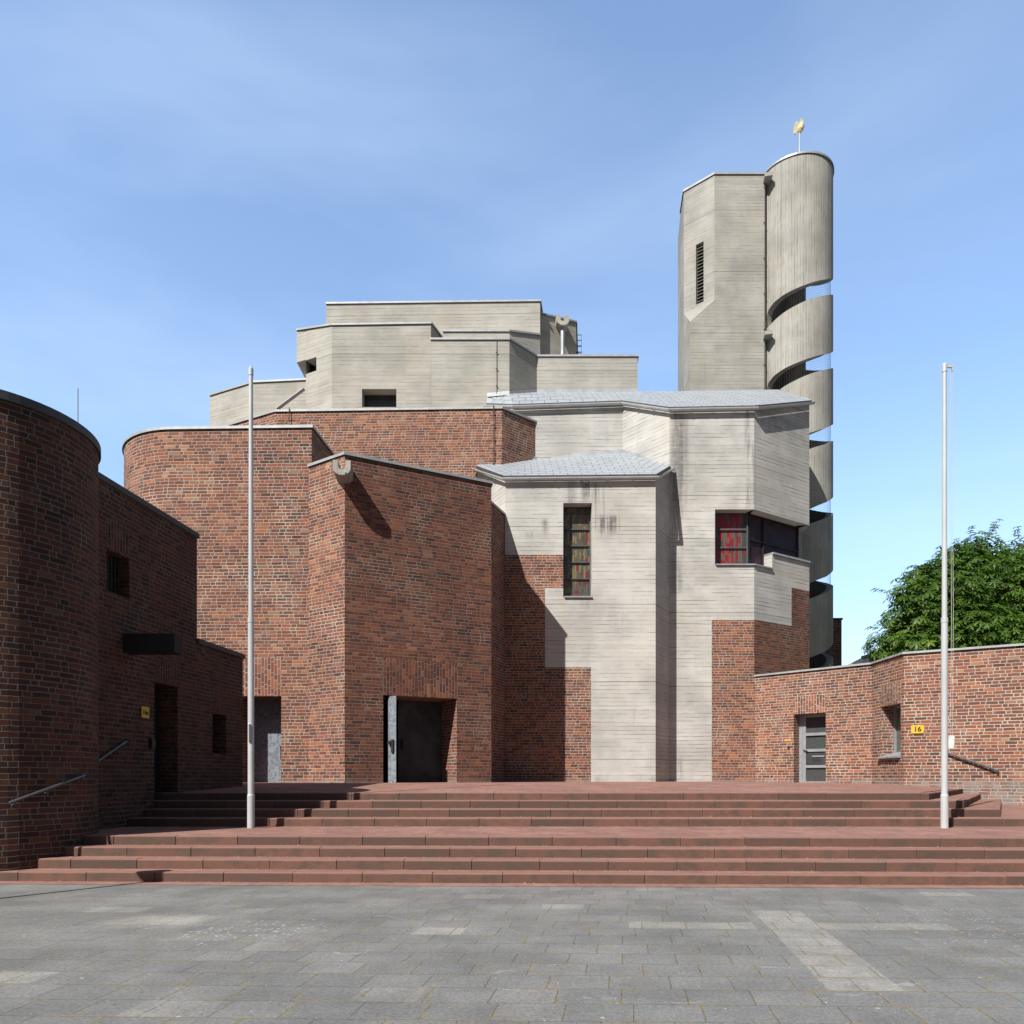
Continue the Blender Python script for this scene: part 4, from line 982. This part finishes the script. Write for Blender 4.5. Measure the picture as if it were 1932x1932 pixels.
# glazed door
db = 1.30; lw = dr_-dl
m_ = panel(F_[0], F_[1], dl+.08, dr_-.02, db, zdt, .44, .03); dg = part(m_, 'door', GRIB, wing)
fr = MB(); sh_ = offs(F_[0], F_[1], .415); t_ = offs(F_[0], F_[1], .03); lF = math.hypot(F_[1][0]-F_[0][0], F_[1][1]-F_[0][1]); dd = ((F_[1][0]-F_[0][0])/lF, (F_[1][1]-F_[0][1])/lF)
for u, w_ in ((dl+.05, .06), (dl+.17, .055), (dr_-.02, .03)):
    p = along(F_[0], F_[1], u, sh_); fr.box((p[0], p[1], (db+zdt)/2), (dd[0]*w_, dd[1]*w_), t_, (zdt-db)/2)
hgt = zdt-db
for z in (db+.05, db+hgt*.255, db+hgt*.485, db+hgt*.715, zdt-.05):
    p = along(F_[0], F_[1], (dl+.2+dr_)/2, sh_); fr.box((p[0]-t_[0]*.1, p[1]-t_[1]*.1, z), (dd[0]*(lw-.25)/2, dd[1]*(lw-.25)/2), t_, .045)
part(fr, 'frame', ALU, dg)
p = along(F_[0], F_[1], (dl+.2+dr_)/2, offs(F_[0], F_[1], .43)); lb = MB()
lb.box((p[0], p[1], db+hgt*.37), (dd[0]*(lw-.27)/2, dd[1]*(lw-.27)/2), offs(F_[0], F_[1], .012), hgt*.105-.045); part(lb, 'letter_panel', DSTEEL, dg)
p = along(F_[0], F_[1], (dl+.2+dr_)/2, offs(F_[0], F_[1], .41)); lb = MB(); lb.box((p[0], p[1], db+hgt*.40), (dd[0]*.2, dd[1]*.2), offs(F_[0], F_[1], .01), .02); part(lb, 'letter_slot', ALU, dg)
p = along(F_[0], F_[1], dl+.17, offs(F_[0], F_[1], .33)); hd = MB(); hd.tube([(p[0]+.03, p[1]+.06, db+hgt*.49), (p[0], p[1], db+hgt*.49), (p[0]+.1, p[1]-.07, db+hgt*.48)], .018, 8); part(hd, 'handle', DARK, dg)
p = along(F_[0], F_[1], dl-.17, offs(F_[0], F_[1], -.01)); hd = MB(); hd.tube([(p[0]+.02, p[1]+.03, 2.50), (p[0]-.01, p[1]-.015, 2.50)], .04, 14); part(hd, 'doorbell', DARK, wing)
p = along(F_[0], F_[1], dl-.20, offs(F_[0], F_[1], -.006)); hd = MB(); hd.box((p[0], p[1], 2.74), (dd[0]*.11, dd[1]*.11), (-t_[0]*.3, -t_[1]*.3), .035); part(hd, 'nameplate', plain('brass', (.55, .27, .06), .5), wing)
wo = win_grid(F_[1], F_[2], [wl_+.02, (wl_+wr_)/2, wr_-.02], [wb+.14, wt-.02], .44, GCLEAR, wing, .06)
sill(F_[1], F_[2], wl_-.05, wr_, wb+.02, .42, .10, wo, .14)

# ------------------------------------------------------------------ shaded brick house on the left, number 16a
house = thing('brick_house', 'dark shaded red brick house with a rounded corner, left of the steps', 'house', (-9, 15, 0))
HC, HR, HZ = (-8.62, 12.15), 1.616, 7.21
arc = [(HC[0]+HR*math.cos(rad(t)), HC[1]+HR*math.sin(rad(t)), HZ) for t in range(-90, 66, 5)]
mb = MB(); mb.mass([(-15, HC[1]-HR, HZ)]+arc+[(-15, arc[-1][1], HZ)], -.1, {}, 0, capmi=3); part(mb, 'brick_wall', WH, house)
mb = MB(); mb.coping([(-15, HC[1]-HR, HZ)]+arc, .04, .3, .03, .10); part(mb, 'coping', [LEAD, LEAD], house)
HN, HM, HF = (-7.66, 12.9), (-7.205, 16.97), (-6.96, 19.18)
hz, hl = 7.08, 4.675
hu = lambda x: on_wall(HN, HF, x)[0]
HMu = math.hypot(HM[0]-HN[0], HM[1]-HN[1])
hole = lambda d: ('hole', d, 0, '')
R1 = [(hu(201.4), hu(243.8), 5.80, 6.35, 1), (hu(201.4), hu(243.8), 5.02, 5.80, hole(.35)), (hu(291), hu(335), 3.50, 4.02, 1), (hu(291), hu(335), .4, 3.50, ('hole', .45, 0, 'b'))]
R2 = [(hu(401)-HMu, hu(427)-HMu, 3.05, 3.5, 1), (hu(401)-HMu, hu(427)-HMu, 2.10, 3.05, hole(.35))]
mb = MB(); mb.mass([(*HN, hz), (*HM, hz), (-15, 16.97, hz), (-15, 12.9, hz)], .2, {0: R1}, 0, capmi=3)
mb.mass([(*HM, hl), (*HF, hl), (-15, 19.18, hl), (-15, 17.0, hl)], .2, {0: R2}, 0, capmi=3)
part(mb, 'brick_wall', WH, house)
mb = MB(); mb.coping([(*HN, hz), (*HM, hz), (-15, 16.97, hz)], .04, .3, .03, .08); mb.coping([(*HM, hl), (*HF, hl), (-15, 19.18, hl)], .05, .3, .03, .08); part(mb, 'coping', [LEAD, LEAD], house)
hw = part(panel(HN, HF, hu(201.4), hu(243.8), 5.02, 5.80, .32, .02), 'window', GDARK, house); hw['label'] = 'small barred upper window'
mb = MB()
for k in range(6):
    p = along(HN, HF, hu(201.4)+(hu(243.8)-hu(201.4))*(k+.5)/6, offs(HN, HF, .18)); mb.tube([(p[0], p[1], 5.02), (p[0], p[1], 5.80)], .014, 6)
part(mb, 'bars', DARK, hw)
hw = part(panel(HN, HF, hu(401), hu(427), 2.10, 3.05, .32, .02), 'window', GDARK, house); hw['label'] = 'small lower window'
hd_ = part(panel(HN, HF, hu(291), hu(335), .5, 3.5, .42, .04), 'door', DARK, house)
p = along(HN, HF, hu(296), offs(HN, HF, .38)); mb = MB(); mb.tube([(p[0], p[1], 2.35), (p[0]+.06, p[1], 2.35), (p[0]+.06, p[1]+.1, 2.35)], .014, 8); part(mb, 'handle', RAIL, hd_)
# projecting black beam
mb = MB(); yb_ = 14.30
mb.aabox(-7.62, -6.50, yb_, yb_+.34, zz(1230, 14.3), zz(1195, 14.3)); part(mb, 'projecting_beam', BEAM, house)
mb = MB(); p = along(HN, HF, hu(284), offs(HN, HF, -.03)); mb.box((p[0], p[1], zz(1403, 15.2)), (.04, .0), (0, .07), .1); part(mb, 'intercom', DARK, house)
rod = MB(); rod.tube([(xx(147, 15), 15, 7.0), (xx(147, 15), 15, zz(733, 15))], .011, 6); part(rod, 'lightning_rod', ZINC, house)

# ------------------------------------------------------------------ number plates
def text_mesh(txt, size):
    cu = bpy.data.curves.new('t', 'FONT'); cu.body = txt; cu.size = size; cu.align_x = 'CENTER'; cu.align_y = 'CENTER'; cu.extrude = .002; cu.offset = size*.022
    ob = bpy.data.objects.new('t', cu); COL.objects.link(ob)
    dg_ = bpy.context.evaluated_depsgraph_get(); me = bpy.data.meshes.new_from_object(ob.evaluated_get(dg_))
    bpy.data.objects.remove(ob); return me
def sign(c, d, w_, h_, txt, ts, label):
    """plate centred at c, d = unit direction along the wall (left to right)"""
    n_ = (d[1], -d[0])
    t = thing('house_number_plate', label, 'sign', c)
    m_ = MB(); m_.box(c, (d[0]*w_/2, d[1]*w_/2), (n_[0]*.008, n_[1]*.008), h_/2); part(m_, 'plate', YEL, t)
    me = text_mesh(txt, ts); me.materials.clear(); me.materials.append(INK)
    o = bpy.data.objects.new('numeral', me); COL.objects.link(o); o.parent = t
    o.rotation_euler = (rad(90), 0, math.atan2(d[1], d[0])); o.location = (n_[0]*.011, n_[1]*.011, -.004)
    for i in (-1, 1):
        for j in (-1, 1):
            p = (c[0]+d[0]*i*(w_/2-.02), c[1]+d[1]*i*(w_/2-.02), c[2]+j*(h_/2-.02)); m_ = MB(); m_.tube([p, (p[0]+n_[0]*.012, p[1]+n_[1]*.012, p[2])], .007, 8); part(m_, 'screw', DARK, t)
    return t
u_, Y_ = fu(2, 1731); p = along(F_[2], F_[3], u_, offs(F_[2], F_[3], -.02)); l_ = math.hypot(F_[3][0]-F_[2][0], F_[3][1]-F_[2][1])
sign((p[0], p[1], zz(1376, Y_)), ((F_[3][0]-F_[2][0])/l_, (F_[3][1]-F_[2][1])/l_), .31, .225, '16', .19, 'yellow plate reading 16 on the sunlit brick wall right of the slanted window')
p = along(HN, HF, hu(272.3), offs(HN, HF, -.02)); l_ = math.hypot(HF[0]-HN[0], HF[1]-HN[1]); Y_ = p[1]
sign((p[0], p[1], zz(1344, Y_)), ((HF[0]-HN[0])/l_, (HF[1]-HN[1])/l_), .25, .23, '16a', .14, 'yellow plate reading 16a on the shaded brick wall beside the dark doorway')

# ------------------------------------------------------------------ handrails
def handrail(pts, label, r=.022, out=(0, -1), endh=.07):
    t = thing('handrail', label, 'handrail', pts[0], 'metal handrails fixed to brick walls')
    m_ = MB(); P_ = [Vector(p) for p in pts]; o = Vector((out[0], out[1], 0))
    curl = lambda e: [e+Vector((0, 0, -endh)), e+Vector((0, 0, -endh*.3))]
    m_.tube(P_+[P_[-1]+Vector((0, 0, -.03))-o*.02, P_[-1]+Vector((0, 0, -endh))-o*.05], r, 10); part(m_, 'rail', RAIL, t, smooth=True)
    for f_ in (.08, .5, .92):
        k = f_*(len(P_)-1); i = min(int(k), len(P_)-2); c = P_[i].lerp(P_[i+1], k-i)
        m_ = MB(); m_.tube([c, c+Vector((0, 0, -.06)), c+Vector((0, 0, -.06))-o*.09], .010, 8); part(m_, 'bracket', RAIL, t)
    return t
def on_circle(x, r):
    k = (x-CX)/FPX                                                 # nearest hit of the sight line with the round corner
    a = k*k+1; b = -2*(k*HC[0]+HC[1]); c = HC[0]**2+HC[1]**2-r*r; D = max(b*b-4*a*c, 0)
    Y = (-b-math.sqrt(D))/(2*a); return (k*Y, Y)
hp = []
for i in range(9):
    x = 17+(160-17)*i/8; y = 1515+(1463-1515)*i/8; q = on_circle(x, HR+.075); hp.append((q[0], q[1], zz(y, q[1])))
handrail(hp, 'curved handrail on the rounded brick corner by the lower steps', out=(.9, -.4))
s_ = offs(HN, HF, -.07); p, q = along(HN, HF, hu(172), s_), along(HN, HF, hu(232), s_)
handrail([(p[0], p[1], zz(1440, p[1])), (q[0], q[1], zz(1399, q[1]))], 'short straight handrail on the shaded house wall below the yellow 16a plate', out=(1, 0))
s_ = offs(F_[2], F_[3], -.08); pa_, pb_ = along(F_[2], F_[3], fu(2, 1776)[0], s_), along(F_[2], F_[3], fu(2, 1883)[0], s_)
handrail([(pa_[0], pa_[1], zz(1416, pa_[1])), (pb_[0], pb_[1], zz(1454, pb_[1]))], 'straight handrail on the sunlit right-hand brick wall behind the flagpole', out=(-.4, -.9), r=.028)

# ------------------------------------------------------------------ flagpoles
def flagpole(x, y, label, arm):
    t = thing('flagpole', label, 'flagpole', (x, y, .575), 'white flagpoles on the landing')
    H_ = 8.69 if arm else 8.63
    m_ = MB(); z0 = .575
    m_.tube([(x, y, z0), (x, y, z0+.62), (x, y, z0+.64)], [.068, .068, .058], 20); m_.tube([(x, y, z0+.64), (x, y, z0+3.9)], [.058, .056], 20)
    m_.tube([(x, y, z0+3.9), (x, y, z0+3.92), (x, y, z0+H_)], [.056, .047, .037], 20)
    part(m_, 'pole', POLE, t, smooth=True)
    m_ = MB(); m_.tube([(x, y, z0+3.86), (x, y, z0+3.95)], .061, 20); part(m_, 'collar', POLE, t, smooth=True)
    m_ = MB(); m_.tube([(x, y, z0+H_-.12), (x, y, z0+H_), (x, y, z0+H_+.05)], [.045, .045, .02], 16)
    if arm: m_.box((x+.08, y, z0+H_-.02), (.08, 0), (0, .018), .018); m_.box((x+.145, y, z0+H_-.06), (.015, 0), (0, .015), .04)
    part(m_, 'pole_head', POLE, t)
    m_ = MB()
    zc_ = z0+1.62
    if arm:
        for o_ in (.115, .15): m_.tube([(x+o_-.01, y, z0+H_-.08), (x+o_+.01, y-.01, z0+4), (x+o_, y, zc_+.1)], .0038, 5)
        part(m_, 'halyard', ROPE, t)
        m_ = MB(); m_.box((x+.105, y-.02, zc_), (.045, 0), (0, .035), .12); part(m_, 'halyard_box', WHITE, t)
    else:
        m_.box((x+.004, y-.066, zc_+.15), (.018, 0), (0, .012), .16); m_.tube([(x, y-.06, zc_+.32), (x, y-.10, zc_+.34)], .012, 8)
        part(m_, 'cleat', RAIL, t)
    return t
flagpole(xx(473.5, 13.95), 13.95, 'white flagpole on the left, standing at the edge of the house shadow', False)
flagpole(xx(1782, 13.94), 13.94, 'white flagpole on the right with halyards and a small box, before the low brick wing', True)

# ------------------------------------------------------------------ street lamp standing just out of frame, whose shadow lies on the paving
lx, ly, lh = -7.40, 8.22, 3.50
lamp = thing('street_lamp', 'street lamp with a round flat head at the left edge of the square', 'street lamp', (lx, ly, 0))
mb = MB(); mb.tube([(lx, ly, 0), (lx, ly, 1.0), (lx, ly, 1.02), (lx, ly, lh)], [.07, .07, .045, .04], 14); part(mb, 'post', RAIL, lamp, smooth=True)
mb = MB(); mb.tube([(lx, ly, lh-.12), (lx, ly, lh-.02), (lx, ly, lh+.18), (lx, ly, lh+.24)], [.08, .18, .17, .05], 20); part(mb, 'lamp_head', WHITE, lamp, smooth=True)

# ------------------------------------------------------------------ dry seed husks and grit lying about
rl = random.Random(5); lt = MB()
def fleck(x, y, z, sz, rv):
    a = rl.uniform(0, 6.28); c, s_ = math.cos(a)*sz, math.sin(a)*sz; k = rl.uniform(.3, .8); t = rl.uniform(.2, .6)*sz
    lt.face([(x-c, y-s_, z+.002), (x+s_*k, y-c*k, z+.002+t*.5), (x+c, y+s_, z+.002+t), (x-s_*k, y+c*k, z+.002+t*.4)], None, 0, rv)
for k in range(4):                                                  # swept into the corner under each riser
    zb_ = ([0.006]+LOWZ[:3])[k]
    for _ in range(420):
        x = rl.uniform(-7.2, 8.5); fleck(x, LOWY[k]+LS*x-.008-abs(rl.gauss(0, .035)), zb_, rl.uniform(.005, .014), rl.random())
    zb_ = ([.577]+UPZ[:3])[k]
    for _ in range(300):
        x = rl.uniform(-5, 8.8); fleck(x, UPY[k]-.008-abs(rl.gauss(0, .04)), zb_, rl.uniform(.006, .016), rl.random())
for _ in range(520): fleck(rl.uniform(-7, 9), rl.uniform(12.1, 14.3), .578, rl.uniform(.006, .016), rl.random())
for _ in range(1500):
    y = 4.2+6.3*rl.random()**.8; fleck(rl.uniform(-.7, .7)*y, y, .001, rl.uniform(.003, .010), rl.random())
def litter_mat():
    m = MT('dry_litter'); r = m.attr('rnd')
    return m.out(m.ramp(r, [(0, (.30, .22, .10)), (.4, (.42, .34, .20)), (.7, (.50, .46, .38)), (.85, (.16, .11, .06)), (1, (.10, .08, .05))]), .9)
lo_ = lt.build('litter', litter_mat()); lo_['kind'] = 'stuff'; lo_['label'] = 'dry seed husks and grit scattered on the steps and paving'

# ------------------------------------------------------------------ buildings and tree behind
bh = thing('brick_annex', 'narrow dark brick annex standing behind the foot of the spiral stair', 'building', (14, 35, 0))
mb = MB(); z_ = zz(1167, 34); mb.mass([(12.6, 34, z_), (xx(1588, 34), 34, z_), (xx(1588, 34)+.4, 38, z_), (12.6, 38, z_)], 0, {}, 0); part(mb, 'brick_wall', WM, bh)
mb = MB(); mb.coping([(12.6, 34, z_), (xx(1588, 34), 34, z_), (xx(1588, 34)+.4, 38, z_)]); part(mb, 'coping', [LEAD, LEAD], bh)
bh = thing('distant_house', 'small pale flat-roofed house glimpsed under the tree behind the brick wing', 'house', (22, 45, 0))
zb_ = zz(1232, 44); h0, h1, h2 = (xx(1628, 45.5), 45.5), (xx(1653, 44), 44), (xx(1720, 43.5), 43.5)
mb = MB(); mb.mass([(*h0, zb_), (*h1, zb_), (*h2, zb_), (h2[0], 52, zb_), (h0[0]+1, 52, zb_)], 0, {}, 0); part(mb, 'wall', [plain('pale_render', (.36, .33, .24), .9)], bh)
mb = MB(); mb.coping([(*h0, zb_), (*h1, zb_), (*h2, zb_)], .12, .3, .05, .1); part(mb, 'roof_edge', [LEAD, LEAD], bh)
mb = MB(); mb.tube([(xx(1637, 45), 45, zb_-.2), (xx(1637, 45), 45, zz(1208, 45))], .02, 6); part(mb, 'aerial', WIRE, bh)

def chestnut():
    rnd = random.Random(11)
    tr = thing('chestnut_tree', 'dense green chestnut tree rising behind the low brick wing on the right', 'tree', (19.2, 30.2, 0))
    base = Vector((19.2, 30.2, 0))
    lob = []
    for x, y, Y, r in ((1655, 1198, 29, .75), (1668, 1232, 29, .8), (1688, 1150, 29.2, .85), (1705, 1100, 29.4, .85), (1722, 1066, 29.6, .70), (1712, 1190, 28.6, 1.1), (1745, 1130, 28.8, 1.25), (1772, 1062, 29.6, .85),
                       (1790, 1035, 30, .7), (1800, 1105, 29.2, 1.3), (1760, 1210, 28.4, 1.2), (1830, 1040, 30, .9), (1846, 1008, 30.2, .62), (1860, 1075, 29.5, 1.3), (1830, 1165, 28.4, 1.4), (1900, 1050, 30, 1.0), (1905, 1030, 30.4, .8),
                       (1925, 1110, 29.2, 1.5), (1900, 1195, 28.4, 1.4), (1950, 1040, 30, 1.1), (1990, 1090, 29.6, 1.5), (1980, 1190, 28.6, 1.6), (2040, 1070, 30.4, 1.3), (2080, 1160, 29.8, 1.7), (2130, 1130, 30.6, 1.5),
                       (1780, 1160, 31.5, 1.8), (1870, 1140, 32, 2.0), (1960, 1120, 32.4, 2.1), (2060, 1150, 32.2, 1.9), (1700, 1200, 31, 1.2), (1800, 1260, 29, 1.5), (1900, 1270, 29, 1.6), (2000, 1270, 29.3, 1.6)):
        lob.append((Vector(P(x+(12 if x < 1730 else 0), y+22, Y)), r*(.92 if x < 1730 else 1.)))
    m_ = MB()
    m_.tube([base+Vector((0, 0, -.1)), base+Vector((.02, 0, 1)), base+Vector((-.05, .05, 3)), base+Vector((.1, 0, 5.2))], [.42, .34, .29, .24], 14)
    for c, r in lob:
        s0 = base+Vector((0, 0, 3.2+rnd.random()*2)); mid = s0.lerp(c, .55)+Vector((rnd.uniform(-.3, .3), rnd.uniform(-.3, .3), .35))
        m_.tube([s0, mid, c, c+(c-mid).normalized()*r*.5], [.14, .075, .04, .012], 7)
    part(m_, 'trunk', BARK, tr, smooth=True)
    lf = MB()
    def palmate(p, up, size, rv):
        # seven drooping leaflets around the stalk end
        a = up.cross(Vector((rnd.uniform(-1, 1), rnd.uniform(-1, 1), rnd.uniform(-.3, .3)))).normalized(); b = up.cross(a)
        nl_ = 6
        for k in range(nl_):
            an = -2.3+4.6*k/(nl_-1)+rnd.uniform(-.12, .12); l = size*(1-.32*abs(an)/2.3)*rnd.uniform(.88, 1.1)
            d = a*math.cos(an)+b*math.sin(an); s2 = b*math.cos(an)-a*math.sin(an); wd_ = l*.17
            droop = -up*l*rnd.uniform(.12, .35)-Vector((0, 0, l*.14))
            tip = p+d*l+droop; mid = p+d*l*.6+droop*.35
            q = rv+rnd.uniform(-.07, .07)
            lf.face([p, mid+s2*wd_-up*.02, tip, mid], None, 0, q); lf.face([p, mid, tip, mid-s2*wd_-up*.02], None, 0, q)
    for c, r in lob:
        n = int(195*r**2)
        for _ in range(n):
            d = Vector((rnd.gauss(0, 1), rnd.gauss(0, 1), rnd.gauss(0, 1))).normalized()
            rr = r*(.45+.62*rnd.random()**.6)*(1+.50*mnoise.noise(d*2.6+c))
            p = c+Vector((d.x*rr, d.y*rr, d.z*rr*.88))
            up = (d*.75+Vector((0, 0, .75))+Vector((rnd.uniform(-.35, .35), rnd.uniform(-.35, .35), 0))).normalized()
            rv = min(max(.40+rnd.gauss(0, .17)+.45*mnoise.noise(p*.9), 0), 1)
            palmate(p, up, rnd.uniform(.22, .35), rv)
    for c, r in lob[:20]:                                          # loose sprays past the outline
        for _ in range(3):
            d = Vector((rnd.uniform(-1, .6), rnd.uniform(-.6, .3), rnd.uniform(-.4, .6))).normalized(); q = c+d*r*1.02
            for k in range(5):
                q = q+d*.085+Vector((rnd.uniform(-.05, .05), rnd.uniform(-.05, .05), .03)); palmate(q, (d*.4+Vector((0, 0, 1))).normalized(), rnd.uniform(.16, .24), .5+rnd.gauss(0, .12))
    part(lf, 'crown', LEAF, tr)
chestnut()

# the church and everything round it stands a little farther off than first laid out: enlarge it evenly away from the square
K = 1.14
NEAR = {'brick_house', 'flagpole', 'street_lamp'}
for o in list(COL.objects):
    if o.parent is None and o.type == 'EMPTY' and o.name.split('.')[0] not in NEAR and o.location.y > 16:
        o.location = ((o.location.x)*K, o.location.y*K, EYE+(o.location.z-EYE)*K); o.scale = (K, K, K)
